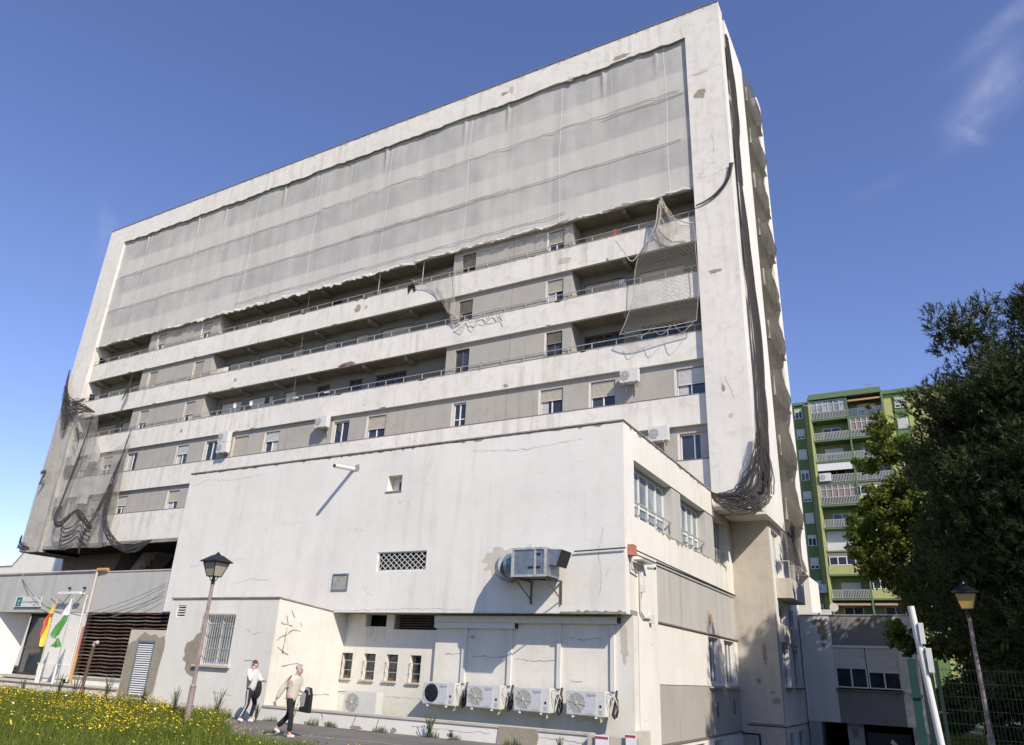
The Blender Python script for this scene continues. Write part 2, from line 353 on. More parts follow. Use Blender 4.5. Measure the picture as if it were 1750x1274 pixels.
mb.add(vs,fs); struct(mb.build('footpath',M['asphalt'],smooth=True))
mb=MB(); 
for s_ in (0,):
    pts=[(-14.6,14.78),(-12.3,15.1),(-10.2,15.0)]
    for i in range(2):
        (x0,y0),(x1,y1)=pts[i],pts[i+1]; mb.add([(x0,y0,-1.640),(x1,y1,-1.640),(x1,y1+.035,-1.640),(x0,y0+.035,-1.640)],[(0,1,2,3)])
struct(MB().add([(x,y,float(G(x,y))+.02) for y in (8,12,16,20,26,32,39,50) for x in (-7.25,-5,-3,-1.65)],[(r*4+c,r*4+c+1,r*4+c+5,r*4+c+4) for r in range(7) for c in range(3)]).build('driveway',M['asphalt']))
struct(mb.build('path_seam',M['barepale']))
# ---------------------------------------------------------------- generic pieces
def window(parent,u0,u1,z0,z1,fm,shut=0.0,mull=1,fr='frame',gl='glass',sh='shut',fw=.05,rail=None,dep=0.10,name='window'):
    """frame > pane, shutter, set `dep` behind the wall face of map fm"""
    mb=MB(fm); d0,d1=dep,dep+.06
    mb.box(u0,u0+fw,d0,d1,z0,z1); mb.box(u1-fw,u1,d0,d1,z0,z1); mb.box(u0+fw,u1-fw,d0,d1,z1-fw,z1); mb.box(u0+fw,u1-fw,d0,d1,z0,z0+fw)
    for k in range(1,mull+1):
        c=u0+(u1-u0)*k/(mull+1); mb.box(c-fw*.6,c+fw*.6,d0-.012,d1-.002,z0+fw,z1-fw)
    if rail: mb.box(u0+fw,u1-fw,d0-.006,d1-.004,rail-fw*.5,rail+fw*.5)
    w_=mb.build(name,M[fr],parent)
    MB(fm).box(u0+.01,u1-.01,d0+.03,d0+.045,z0+.01,z1-.01).build('pane',M[gl],w_)
    k_=random.random()
    if dep>0 and shut<.9 and k_<.55 and fr=='frame' and gl=='glass':
        c0=u0+fw+.02; c1=u1-fw-.02; cw=(c1-c0)*random.uniform(.25,.5); c0,c1=(c0,c0+cw) if k_<.3 else (c1-cw,c1); mb=MB(fm); n_=5
        for q in range(n_): a0=c0+(c1-c0)*q/n_; a1=c0+(c1-c0)*(q+1)/n_; mb.add([(a0,d0+.026,z0+.06),((a0+a1)/2,d0+.018,z0+.06),(a1,d0+.026,z0+.06),(a0,d0+.026,z1-.06),((a0+a1)/2,d0+.018,z1-.06),(a1,d0+.026,z1-.06)],[(0,1,4,3),(1,2,5,4)])
        mb.build('curtain',M['curtain'],w_)
    if shut>0:
        zb=z1-(z1-z0)*shut; mb=MB(fm); nsl=max(2,int((z1-zb)/.055)); dz=(z1-.01-zb)/nsl
        for k in range(nsl):
            a0=zb+k*dz; mb.add([(u0+fw,d0-.02,a0),(u1-fw,d0-.02,a0),(u1-fw,d0-.045,a0+dz*.55),(u0+fw,d0-.045,a0+dz*.55),(u1-fw,d0-.02,a0+dz),(u0+fw,d0-.02,a0+dz)],[(0,1,2,3),(3,2,4,5)])
        mb.box(u0+fw,u1-fw,d0-.055,d0-.018,zb-.04,zb); mb.build('shutter',M[sh],w_)
    return w_
def patch(parent,fm,cu,cz,ru,rz,mat='bare',seed=0,name='bare_patch',d=-.004,n=16):
    r_=random.Random(seed); pts=[]
    for i in range(n):
        t=2*math.pi*i/n; k=.62+.5*r_.random(); pts.append((cu+math.cos(t)*ru*k,cz+math.sin(t)*rz*k))
    return MB(fm).poly(pts,d,.01).build(name,M[mat],parent)
def crack(parent,fm,pts,wd=.02,seed=0,mat='crackdark',d=-.005,name='crack'):
    r_=random.Random(seed); P=[]
    for i in range(len(pts)-1):
        (a0,b0),(a1,b1)=pts[i],pts[i+1]; L_=math.hypot(a1-a0,b1-b0); k=max(2,int(L_/.12))
        for j in range(k): t=j/k; P.append((a0+(a1-a0)*t+r_.uniform(-.025,.025),b0+(b1-b0)*t+r_.uniform(-.025,.025)))
    P.append(pts[-1]); mb=MB(fm)
    for i in range(len(P)-1):
        (a0,b0),(a1,b1)=P[i],P[i+1]; dx,dz=a1-a0,b1-b0; L_=math.hypot(dx,dz)+1e-6; w0=wd*(.3+r_.random()*.7)/2; nx_,nz_=-dz/L_*w0,dx/L_*w0
        mb.add([(a0-nx_,d,b0-nz_),(a1-nx_,d,b1-nz_),(a1+nx_,d,b1+nz_),(a0+nx_,d,b0+nz_)],[(0,1,2,3)])
    return mb.build(name,M[mat],parent)
def disc(mb,c,r,axis='Y',n=20,rin=0):
    vs=[];fs=[]
    for i in range(n):
        t=2*math.pi*i/n
        for rr in (rin,r):
            if axis=='Y': vs.append((c[0]+math.cos(t)*rr,c[1],c[2]+math.sin(t)*rr))
            else: vs.append((c[0],c[1]+math.cos(t)*rr,c[2]+math.sin(t)*rr))
    for i in range(n): j=(i+1)%n; fs.append((2*i,2*i+1,2*j+1,2*j))
    mb.add(vs,fs)
def text_mesh(s,size,name,mat,parent,loc,rot=(math.pi/2,0,0),shear=0,ext=.003,font_w=1.0):
    cu=bpy.data.curves.new('txt','FONT'); cu.body=s; cu.size=size; cu.shear=shear; cu.extrude=ext; cu.resolution_u=2
    to=bpy.data.objects.new('txt',cu); C.objects.link(to); dg=bpy.context.evaluated_depsgraph_get(); me=bpy.data.meshes.new_from_object(to.evaluated_get(dg))
    C.objects.unlink(to); bpy.data.objects.remove(to)
    me.materials.clear(); me.materials.append(mat); o=bpy.data.objects.new(name,me); C.objects.link(o); o.parent=parent
    o.location=Vector(loc)-wloc(parent); o.rotation_euler=rot; o.scale=(font_w,1,1); wl[o.name]=wloc(parent); return o
# ================================================================ TOWER
T=thing('apartment_tower','long white nine-storey tower block with balcony bands, stained render and netting over its upper floors','apartment block',(-31.8,31,-1.65))
TX0,TX1=-57.9,-5.85; IX0,IX1=-55.6,-7.70
Y0=Ymap(30.0)
fr=MB(Y0); fr.wall(TX0,TX1,6.45,33.6,0,.55,[(IX0,IX1,6.45,32.0)])
fr.build('facade_frame',M['tower'],T)
MB(Y0).box(TX0,IX0-.0,.552,11.2,6.45,33.55).build('end_wall',M['tower'],T)
# right side wall: front fin, slit, white wall, balcony recess, rear wall
MB().box(IX1,TX1,30.552,30.85,6.45,33.58).box(IX1,TX1,30.3,30.5,6.451,6.6).build('corner_fin',M['tower'],T)
MB().box(-6.6,-6.15,30.85,31.35,6.6,33.2).build('side_slit',M['slab'],T)
MB().box(-7.6,TX1-.002,31.35,35.35,6.46,33.59).build('side_wall',M['white'],T)
MB().box(-9,-7.3,35.35,39.6,6.5,33.3).build('side_recess_wall',M['grey'],T)
MB().box(-9,TX1-.003,39.6,41.3,5.2,33.58).build('side_wall',M['white'],T)
MB().box(-6.9,TX1-.05,41.3,44.5,1.5,5.2).build('rear_stub_wall',M['white'],T)
# body
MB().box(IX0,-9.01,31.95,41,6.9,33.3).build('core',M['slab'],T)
MB().box(IX0-.001,IX1+.001,30.553,40.9,33.3,33.56).build('roof_slab',M['tower'],T)
MB().box(-32.0,-18.8,30.25,31.6,33.62,33.86).build('roof_parapet',M['white'],T)
MB().box(TX0,TX1,29.96,30.30,33.6,33.63).build('roof_coping',M['coping'],T)
MB().box(TX0+.02,IX0,30.552,41,6.44,6.9).box(IX0,IX1,30.26,30.5,6.62,6.83).build('soffit_slab',M['slab'],T)
MB().box(IX0,IX1,30.502,41,6.62,6.83).build('soffit_slab',M['undercroft'],T)  # darkened copy of the soffit, shade put into its colour
pit=[(6.83,8.70),(10.27,11.65),(13.33,14.68),(16.42,17.75),(19.42,20.80),(22.42,23.85),(25.47,26.9),(28.55,29.97)]
for i,(a0,a1) in enumerate(pit):
    MB(Y0).box(IX0,IX1,.25,.42,a0,a1).build('balcony_parapet',M['tower'],T)
    if i<5: MB(Y0).box(IX0,IX1,.235,.40,a1,a1+.035).build('parapet_coping',M['sill'] if i<2 else M['coping'],T)
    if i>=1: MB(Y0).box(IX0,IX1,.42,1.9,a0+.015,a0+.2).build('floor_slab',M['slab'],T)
bays=[(-49.2,-41.55),(-21.9,-14.35)]; logg=[(IX0,-49.2),(-41.55,-21.9),(-14.35,IX1)]
WY=Ymap(30.42)
tops=[8.70,11.65,14.68,17.75,20.80,23.85,26.9,29.97]; ceil=[10.27,13.33,16.42,19.42,22.42,25.47,28.55,32.2]
Dw=[(-9.08,-7.78,.55,'frame'),(-13.28,-12.03,.55,'frame'),(-15.98,-14.76,.42,'frame'),(-21.15,-20.37,.0,'frame'),(-26.91,-25.65,.55,'frame'),(-29.45,-28.3,.0,'frame'),(-34.98,-33.8,.42,'frame'),(-37.75,-36.5,.97,'frame'),(-40.4,-39.2,.0,'frame'),(-43.2,-42.1,.42,'frame'),(-48.5,-47.4,.0,'frame'),(-51.25,-50.2,.4,'frame'),(-54.0,-53.1,.5,'frame')]
Ew=[(-9.05,-7.8,.0,'frame'),(-12.6,-11.6,.4,'frame'),(-43.1,-42.05,.55,'frame'),(-48.4,-47.4,.5,'frame'),(-51.4,-50.35,.5,'frame'),(-54.1,-53.1,.6,'frame')]
for lev in (0,1):
    W=Ew if lev==0 else Dw; zt=ceil[lev]-.32; zb=tops[lev]+.02
    MB(WY).wall(IX0,IX1,zb-.4,ceil[lev]+.02,0,.16,[(w_[0],w_[1],zb,zt) for w_ in W]).build('window_wall',M['grey'],T)
    MB(WY).box(IX0,IX1,.35,.4,zb,zt).build('room_backing',M['dark'],T)
    for k,(x0,x1,s_,fr_) in enumerate(W):
        window(T,x0+.01,x1-.01,zb,zt-.01,WY,shut=s_,mull=1,fr=fr_,rail=(zb+.45 if k%4==3 else None),sh='shut' if k%3 else 'shutw')
        MB(WY).box(x0-.12,x0-.002,-.012,.02,zb,zt).build('window_jamb',M['cream'],T)  # pale strip colours in the sunlit look of the left reveal
for lev in range(2,8):
    zb=tops[lev]; zc=ceil[lev]; zt=zc-.30; hidden=lev>=5
    for bi,(b0,b1) in enumerate(bays):
        W=[(-48.25,-47.35,1),(-43.35,-42.4,1)] if bi==0 else [(-21.3,-20.4,0),(-15.77,-14.85,1)]
        H=[(x0,x1,zb-.3,zt) for x0,x1,_ in W]
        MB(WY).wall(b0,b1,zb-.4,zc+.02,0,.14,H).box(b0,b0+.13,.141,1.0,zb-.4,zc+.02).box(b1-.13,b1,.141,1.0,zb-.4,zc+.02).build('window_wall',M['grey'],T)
        MB(WY).box(b0+.2,b1-.2,.42,.46,zb-.4,zt).build('room_backing',M['dark'],T)
        if not hidden:
            for k,(x0,x1,wf) in enumerate(W):
                sh=[.5,1.0,.3][lev-2] if bi==0 else ([.0,.35][k] if lev==2 else [.55,.45][k])
                if bi==0 and lev==4: sh=.45
                if lev==3 and bi==1: sh=[.45,.4][k]
                fr_='frame' if (wf and not (lev==2 and bi==1)) else 'brownframe'
                window(T,x0+.01,x1-.01,zb-.28,zt-.01,WY,shut=max(0,min(.99,sh)),mull=1,fr=fr_,sh='shut' if fr_=='frame' else 'slab')
                if wf: MB(WY).box(x0-.10,x0-.002,-.01,.02,zb-.2,zt).build('window_jamb',M['cream'],T)  # cream strip again paints the sun on the left reveal
    for li,(l0,l1) in enumerate(logg):
        Ds={0:[(-54.8,-52.5,1),(-51.8,-50.7,0)],1:[(-41.0,-39.0,1),(-38.1,-36.1,1),(-35.07,-34.05,0),(-32.3,-31.25,0),(-29.66,-28.65,0),(-27.6,-25.35,1)],2:[(-14.1,-11.95,1),(-11.05,-8.8,1)]}[li]
        BY=Ymap(31.42); ztd=zc-.42
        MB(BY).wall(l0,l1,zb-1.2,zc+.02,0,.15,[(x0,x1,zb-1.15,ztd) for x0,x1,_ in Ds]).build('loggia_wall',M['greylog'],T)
        MB(BY).box(l0+.02,l1-.02,.45,.5,zb-1.2,zc).build('room_backing',M['dark'],T)
        if hidden: continue
        for k,(x0,x1,wide) in enumerate(Ds):
            pat={0:[.35,.9],1:[.95,.95,.9,.0,.0,.0],2:[.0,.0]}[li] if lev==2 else ({0:[.4,.2],1:[.6,.6,.45,.35,.3,.45],2:[.35,.3]}[li] if lev==3 else {0:[.45,.6],1:[.75,.55,.45,.0,.4,.4],2:[.45,.5]}[li])
            p=pat[k]; frx='brownframe' if p==0 else 'frame'
            window(T,x0+.01,x1-.01,zb-1.14,ztd-.01,BY,shut=p*.8 if p<.9 else .99,mull=3 if wide else 1,fr=frx,sh=('shutw' if (lev==2 and li==1) else 'shut'),name='balcony_door')
    if not hidden or lev==5:
        for x in (-54.6,-51.9,-38.3,-35.1,-32.2,-27.9,-24.8,-11.5):
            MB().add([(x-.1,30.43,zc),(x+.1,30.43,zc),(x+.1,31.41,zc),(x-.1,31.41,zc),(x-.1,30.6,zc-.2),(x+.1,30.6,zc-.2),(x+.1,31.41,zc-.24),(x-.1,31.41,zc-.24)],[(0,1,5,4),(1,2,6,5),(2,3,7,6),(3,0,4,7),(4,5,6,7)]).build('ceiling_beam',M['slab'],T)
    if not hidden:
        rl=MB(); zr=zb+.36; rl.tube([(IX0,30.34,zr),(IX1,30.34,zr)],.022,6); ro=rl.build('railing',M['rail'],T)
        x=IX0+.5
        while x<IX1: MB().box(x-.018,x+.018,30.325,30.355,zb+.035,zr-.01).build('post',M['rail'],ro); x+=1.27
        MB(Y0).add([(IX0-.0,.9,zb+.1),(IX0,.9,zb+.1)],[]) if False else None
        MB().box(IX0-.01,IX0+.012,30.62,31.05,zb+.15,zb+.85).build('vent_opening',M['dark'],T)
# window surround mismatched stains, flaking
for i,(x,z,ru,rz) in enumerate([(-14.75,20.05,.42,.22),(-6.95,17.4,.36,.12),(-6.94,11.67,.08,.22),(-6.7,10.4,.12,.12),(-17.9,13.5,.16,.12),(-28.7,20.15,.25,.3),(-28.05,20.15,.16,.2),(-14.5,31.95,.35,.22),(-11.33,32.2,.55,.22),(-18.4,32.8,.2,.35),(-18.9,32.7,.3,.12),(-7.1,27.8,.35,.35),(-7.0,29.15,.45,.1),(-43,14.0,.15,.15),(-38.6,17.0,.15,.14),(-33.5,16.9,.12,.08)]):
    patch(T,Ymap(30.25 if z<21 and x<-7.7 else 30.0),x,z,ru,rz,'bare' if i%3 else 'beige',seed=i)
patch(T,Ymap(30.25),-28.9,16.5,.8,.16,'brownc',seed=41)
for i,pts in enumerate([[(-6.7,25.2),(-6.6,24.6),(-6.65,23.9)],[(-12.3,33.5),(-12.2,32.6),(-12.35,32.05)],[(-18.3,32.4),(-17.9,32.0)],[(-55.9,22.55),(-57.8,22.35)],[(-7.6,29.2),(-6.0,29.35)],[(-7.6,22.75),(-6.8,22.65),(-6.0,22.9)],[(-6.85,12.2),(-6.6,11.5),(-6.5,11.1)]]): crack(T,Y0,pts,.014,i,'coping')
for i,x in enumerate((-17.9,-33.2,-45.5)):
    MB(Ymap(30.42)).box(x-.012,x+.012,-.006,0,11.7,22.4).build('expansion_joint',M['coping'],T)
r_=random.Random(3)
for i in range(26):
    x=r_.uniform(-54,-9); k=r_.choice((2,3,4)); z=pit[k][r_.choice((0,1))]; 
    patch(T,Ymap(30.25),x,z+(-.03 if z==pit[k][1] else .03),r_.uniform(.08,.3),r_.uniform(.03,.07),'brownc',seed=100+i,name='chipped_edge')
# jagged lower edge of the roof beam (loose render)
mb=MB(Ymap(29.985)); r_=random.Random(5); x=IX0; pts=[]
while x<IX1-.3: pts.append((x,31.93+.03*math.sin(x*1.1)+r_.uniform(-.09,.05))); x+=r_.uniform(.15,.5)
pts.append((IX1,31.93)); mb.poly(pts+[(IX1,32.06),(IX0,32.06)],0,.012); mb.build('loose_render_edge',M['tower'],T)
# side balconies in the recess
for i in range(10):
    z=6.2+i*2.88-0.0 if False else pit[0][0]+.2+3.05*i
    if z>31.5: break
    MB().box(-7.3,-5.72,35.6,38.0,z,z+.14).box(-5.88,-5.72,35.6,38.0,z+.14,z+1.0).box(-7.3,-5.881,35.6,35.72,z+.14,z+1.0).box(-7.3,-5.881,37.88,38.0,z+.14,z+1.0).build('side_balcony',M['grey'],T)
    window(T,36.0,37.6,z+.15,z+2.25,Xmap(-7.3),shut=.4,mull=1,dep=-.06)
    MB().box(-6.5,-5.6,38.3,39.4,z+.2,z+2.4).build('side_pier',M['white'],T)
# -------- lower part of the tower
LW=MB(Ymap(32.7)); LW.box(-7.9,-6.1,0,.3,-4.2,6.62); LW.build('lower_wall',M['beige'],T)
FX=Xmap(-6.1)
LS=MB(FX); LS.wall(33.002,38.6,-4.2,6.62,0,.35,[(33.3,34.9,4.2,6.2),(33.5,34.9,2.35,3.1),(35.75,36.9,2.35,3.1),(33.55,34.9,-.1,1.45),(35.8,37.2,-.1,1.45),(33.6,34.9,-3.2,-1.75),(35.6,37.0,-3.2,-1.75)]); LS.build('lower_side_wall',M['white'],T)
MB().box(-6.9,-6.6,33.1,38.6,-4,6.5).build('room_backing',M['dark'],T)
for u0,u1,z0,z1 in [(33.3,34.9,4.2,6.2),(33.5,34.9,2.35,3.1),(35.75,36.9,2.35,3.1),(33.55,34.9,-.1,1.45),(35.8,37.2,-.1,1.45),(33.6,34.9,-3.2,-1.75),(35.6,37.0,-3.2,-1.75)]:
    window(T,u0+.01,u1-.01,z0+.01,z1-.01,FX,mull=1,dep=.12)
MB(FX).box(33.4,36.6,-.62,0,3.35,4.15).build('low_balcony_parapet',M['beige'],T)
rl=MB(); rl.tube([(-5.5,33.42,4.85),(-5.5,36.6,4.85)],.02); rl.tube([(-6.08,33.42,4.85),(-5.5,33.42,4.85)],.02); rr=rl.build('balcony_rail',M['rail'],T)
for y in (33.42,34.5,35.5,36.58): MB().box(-5.52,-5.48,y-.02,y+.02,4.15,4.84).build('post',M['rail'],rr)
MB(FX).box(33.45,34.95,-.12,-.002,1.6,2.3).box(35.7,37.0,-.12,-.002,1.6,2.3).build('spandrel',M['beige'],T)
MB(FX).box(33.5,35.0,-.15,-.002,-.16,-.1).box(35.75,37.25,-.15,-.002,-.16,-.1).build('window_sill',M['sill'],T)
for k,(u,z,a0,b0) in enumerate([(-6.63,1.1,.10,.5),(-6.95,.1,.13,.12),(-6.45,-.3,.12,.06),(-6.33,-.6,.2,.14)]): patch(T,Ymap(32.7),u,z,a0,b0,'bare',seed=60+k)
MB().tube([(-7.4,32.62,-1.40),(-6.15,32.62,-1.40)],.055,10).build('light_tube_housing',M['beige'],T)
MB().tube([(-7.5,32.68,-1.52),(-6.07,32.68,-1.52),(-6.07,38.5,-1.52)],.02).build('conduit',M['roped'],T)
gt=thing('metal_gate','grey barred metal gate standing open below the tube light at the tower foot','gate',(-7.5,32.4,-4.0))
g=MB(); g.box(-8.1,-8.04,32.5,32.55,-4,-1.8).box(-7.06,-7.0,32.5,32.55,-4,-1.8).box(-8.04,-7.06,32.5,32.55,-1.86,-1.8); g.build('gate_frame',M['lanternblack'],gt)
for k in range(7): MB().box(-7.96+k*.135,-7.93+k*.135,32.51,32.54,-4,-1.86).build('bar',M['rail'],gt)
# -------- under the tower: void with column and stair
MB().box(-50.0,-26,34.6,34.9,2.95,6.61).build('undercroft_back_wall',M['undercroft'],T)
MB().box(-50.2,-26,30.6,30.9,5.4,6.61).build('hanging_beam',M['undercroft'],T) if False else None
MB().add([(-56.9,33.0,3.0),(-52.3,33.0,3.0),(-52.3,34.6,3.0),(-56.9,34.6,3.0),(-57.5,33.0,6.61),(-50.4,33.0,6.61),(-50.4,34.6,6.61),(-57.5,34.6,6.61)],[(0,1,5,4),(1,2,6,5),(2,3,7,6),(3,0,4,7)]).build('column',M['brownc'],T)
MB().add([(-51.6,33.2,3.0),(-50.2,33.2,3.0),(-46.6,33.2,6.6),(-48.4,33.2,6.6),(-51.6,34.4,3.0),(-50.2,34.4,3.0),(-46.6,34.4,6.6),(-48.4,34.4,6.6)],[(0,1,2,3),(1,5,6,2),(4,0,3,7)]).build('stair_flight',M['slab'],T)
for k in range(9):
    t=k/9; x=-50.5+3.6*t; z=3.1+3.5*t; MB().box(x-.05,x+.55,33.02,33.19,z,z+.26).build('stair_tread',M['brownc'],T)
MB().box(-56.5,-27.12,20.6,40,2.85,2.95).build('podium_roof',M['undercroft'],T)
for x in (-44,-36,-29.5): MB().box(x-.4,x+.4,34,35,2.95,6.61).build('column',M['slab'],T)
# ================================================================ ANNEX
A=thing('annex_building','low white windowless-fronted block with cantilevered upper floor in front of the tower','building',(-17.4,20,-1.65))
AY=Ymap(20.0); AX0,AX1=-27.1,-7.67
holes=[(-16.55,-14.52,2.93,3.56),(-18.38,-17.75,2.35,2.85),(-16.45,-15.83,5.65,6.2)]
MB(AY).wall(AX0,AX1-.004,1.62,7.17,0,.35,holes).build('front_wall',M['white'],A)
AS=Xmap(AX1)
MB(AS).wall(20.002,32.69,3.40,7.17,0,.3,[(20.85,31.7,4.43,6.18)]).build('side_upper_wall',M['white'],A)
MB(AS).wall(20.86,31.69,4.44,6.17,.30,.42,[(21.3,24.55,4.45,6.1),(25.85,28.65,4.45,6.1),(30.1,31.5,4.45,6.1)]).build('window_recess_wall',M['greylight'],A)
MB(AS).box(24.6,25.6,.03,.299,4.44,6.17).build('window_pier',M['greylight'],A); MB(AS).box(28.75,29.95,.03,.299,4.44,6.17).build('window_pier',M['greylight'],A)
for (u0,u1,nm) in ((21.3,24.55,3),(25.85,28.65,3),(30.1,31.5,1)):
    wn=window(A,u0,u1,4.46,6.09,Xmap(AX1-.3),mull=nm,dep=.02,fw=.06,rail=4.98,gl='glassf',shut=0)
    MB(Xmap(AX1-.3)).box(u0+.1,u0+(u1-u0)*.32,.075,.08,4.6,6.0).build('curtain',M['curtain'],wn)
    gb=MB(Xmap(AX1)); gb.box(u0-.1,u1+.15,.0+.06,.10,4.92,4.96); 
    for q in np.linspace(u0,u1,5): gb.box(q-.015,q+.015,.06,.1,4.5,4.92)
    gb.build('guard_rail',M['rail'],A)
MB().box(AX0+.3,AX1-.9,20.5,32.6,3.0,6.9).build('dark_core',M['dark'],A)
MB().box(AX0+.001,AX1-.001,20.36,32.69,6.93,7.0).build('roof_deck',M['slab'],A)
MB().box(AX0,AX0+.3,20.352,32.6,1.62,7.17).build('left_wall',M['white'],A)
MB().box(AX0-.03,AX1+.03,19.965,20.3,7.172,7.215).box(AX1-.27,AX1+.03,20.302,30.1,7.172,7.215).build('coping',M['coping'],A)
MB().box(AX0+.01,AX1-.01,20.352,21.6,1.625,1.75).build('overhang_soffit',M['slab'],A)
MB(AY).box(AX0+.02,AX1+.02,-.012,.05,1.60,1.618).build('drip_edge',M['coping'],A)
# recess wall under the overhang
RY=Ymap(20.72); rh=[(-17.35,-16.45,1.22,1.61),(-16.13,-14.35,1.14,1.61),(-18.2,-17.74,-.43,.36),(-17.25,-16.76,-.44,.36),(-16.3,-15.83,-.44,.36),(-15.33,-14.9,-.45,.36)]
MB(RY).wall(-18.6,-14.30,-1.7,1.615,0,.3,rh).build('recess_wall',M['cream'],A)
MB(RY).box(-18.3,-14.5,.5,.55,-1.6,1.6).build('room_backing',M['dark'],A)
RP=Ymap(20.58)
MB(RP).box(-14.30,AX1,0,.4,-1.72,1.616).build('recess_panel_wall',M['cream'],A)
for j,(u0,u1,z0,z1) in enumerate([h for h in rh[2:]]):
    wn=MB(RY).box(u0,u1,.16,.2,z0,z1).build('window',M['brownframe'],A)
    MB(RY).box(u0+.05,u1-.05,.15,.16,z0+.1,z1-.05).build('pane',M['glass'],wn)
    g=MB(RY)
    for k in range(2): g.box(u0-.03,u1,-.03,-.015,z0+.25+.3*k,z0+.265+.3*k)
    g.box(u0,u0+.012,-.03,-.015,z0,z0+.56); g.build('window_bars',M['rail'],wn)
    MB(RY).box(u0-.08,u1+.03,-.07,.05,z0-.06,z0-.002).build('window_sill',M['beige'],A)
for k in range(5): MB(RY).box(-16.12,-14.36,.05,.12,1.2+.08*k,1.225+.08*k).build('vent_slat',M['brown'],A)
[crack(A,RY,[(x_,1.2),(x_+.03,.75+.1*(i_%3))],.03,170+i_,'beige',name='drip_stain') for i_,x_ in enumerate((-17.25,-17.1,-17.0,-16.85,-16.7,-16.6,-16.5))]
crack(A,RY,[(-18.45,-.86),(-17.9,-.84)],.03,8)
# grille, vent, niche
gl=MB(AY); gl.box(-16.5,-14.56,.14,.2,2.95,3.54); g0=gl.build('grille_backing',M['dark'],A)
gm_=MB(AY); W_,H_=2.03,.63; st=.225
for k in range(-5,12):
    for sgn in (1,-1):
        pts=[]
        for t in np.linspace(0,1,20):
            zz=2.93+H_*t; u=-16.55+k*st*1.0+(sgn*H_*t*1.25)
            if -16.55<=u<=-14.52: pts.append((u,.05,zz))
        if len(pts)>1:
            p,q=pts[0],pts[-1]; dx=.011
            gm_.add([(p[0]-dx,.05,p[2]),(p[0]+dx,.05,p[2]),(q[0]+dx,.05,q[2]),(q[0]-dx,.05,q[2]),(p[0]-dx,.07,p[2]),(p[0]+dx,.07,p[2]),(q[0]+dx,.07,q[2]),(q[0]-dx,.07,q[2])],[(0,1,2,3),(1,5,6,2),(4,0,3,7)])
gg=gm_.build('diamond_grille',M['frame'],A)
MB(AY).box(-16.55,-14.52,.04,.08,2.93,2.96).box(-16.55,-14.52,.04,.08,3.53,3.56).box(-16.55,-16.52,.04,.08,2.96,3.53).box(-14.55,-14.52,.04,.08,2.96,3.53).build('grille_frame',M['frame'],A)
vf=MB(AY); vf.box(-18.42,-17.71,-.03,.02,2.31,2.36).box(-18.42,-17.71,-.03,.02,2.84,2.89).box(-18.42,-18.37,-.03,.02,2.36,2.84).box(-17.76,-17.71,-.03,.02,2.36,2.84); vo=vf.build('vent_frame',M['steel'],A)
for k in range(11): MB(AY).box(-18.37+.056*k,-18.35+.056*k,-.01,.03,2.36,2.84).build('vent_slat',M['rail'],vo)
MB(AY).box(-18.36,-17.76,.06,.09,2.36,2.84).build('vent_backing',M['greydark'],A)
MB(AY).box(-16.46,-15.82,.34,.36,5.64,6.21).build('niche_back',M['white'],A); MB(AY).box(-16.14,-15.84,.27,.339,5.68,6.0).build('niche_pane',M['glass'],A)
MB(AY).box(-16.5,-15.8,-.03,.02,5.60,5.645).build('niche_sill',M['coping'],A)
MB(AY).box(AX1-.38-1.6,AX1+.02,-.02,.0,1.615,1.66).build('rusty_edge',M['coping'],A)
r_=random.Random(9); mb=MB(AY); pts=[]; x=-9.35
while x<AX1+.02: pts.append((x,1.63+r_.uniform(.01,.09))); x+=r_.uniform(.05,.12)
mb.poly([(-9.35,1.60)]+pts+[(AX1+.04,1.60)],-.045,-.0205).build('flaking_edge',M['coping'],A)
# cracks on the front wall
for i,pts in enumerate([[(-26.9,6.6),(-26.0,6.85),(-24.5,6.7),(-22.8,6.8)],[(-23.5,2.6),(-22.4,2.8),(-21.5,2.7)],[(-26,3.3),(-25,3.45),(-24.2,3.4),(-23,3.55)],[(-8.35,4.0),(-8.45,3.3),(-8.4,2.6),(-8.45,2.1)],[(-13,6.75),(-11,6.6),(-9,6.75)],[(-18.9,1.66),(-16.5,1.70),(-15,1.74),(-13,1.70)],[(-8.1,2.9),(-8.25,2.6)]]):
    crack(A,AY,pts,.010,20+i,'coping')
patch(A,AY,-11.75,3.15,.62,.48,'barepale',seed=77,n=22)
patch(A,AY,-17.98,6.62,.18,.16,'bare',seed=78)
def grime(parent,fm,u0,u1,ztop,hmin,hmax,seed,mat='coping',d=-.004):
    r_=random.Random(seed); x=u0; pts=[]
    while x<u1: pts.append((x,ztop-r_.uniform(hmin,hmax)*(1 if r_.random()<.7 else 2.2))); x+=r_.uniform(.04,.22)
    pts.append((u1,ztop-hmin)); mb=MB(fm)
    for i in range(len(pts)-1): (a0,b0),(a1,b1)=pts[i],pts[i+1]; mb.add([(a0,d,ztop),(a1,d,ztop),(a1,d,b1),(a0,d,b0)],[(0,1,2,3)])
    return mb.build('grime_edge',M[mat],parent)
grime(A,AY,AX0+.01,AX1-.02,7.17,.005,.05,1); grime(A,AS,20.02,30,7.17,.005,.06,2)
grime(A,AS,22.7,31.6,4.425,.01,.10,3,'bare')
for i_ in (2,3,4): grime(T,Ymap(30.25),IX0+.02,IX1-.02,pit[i_][1]-.002,.004,.05,10+i_,'beige')
grime(T,Y0,TX0+.02,TX1-.02,33.6,.01,.12,20,'beige')
grime(T,Y0,TX0+.02,TX1-.02,33.6,.0,.04,21,'coping',-.007)
grime(A,RY,-18.5,-14.4,-.9,.0,.02,5,'beige')
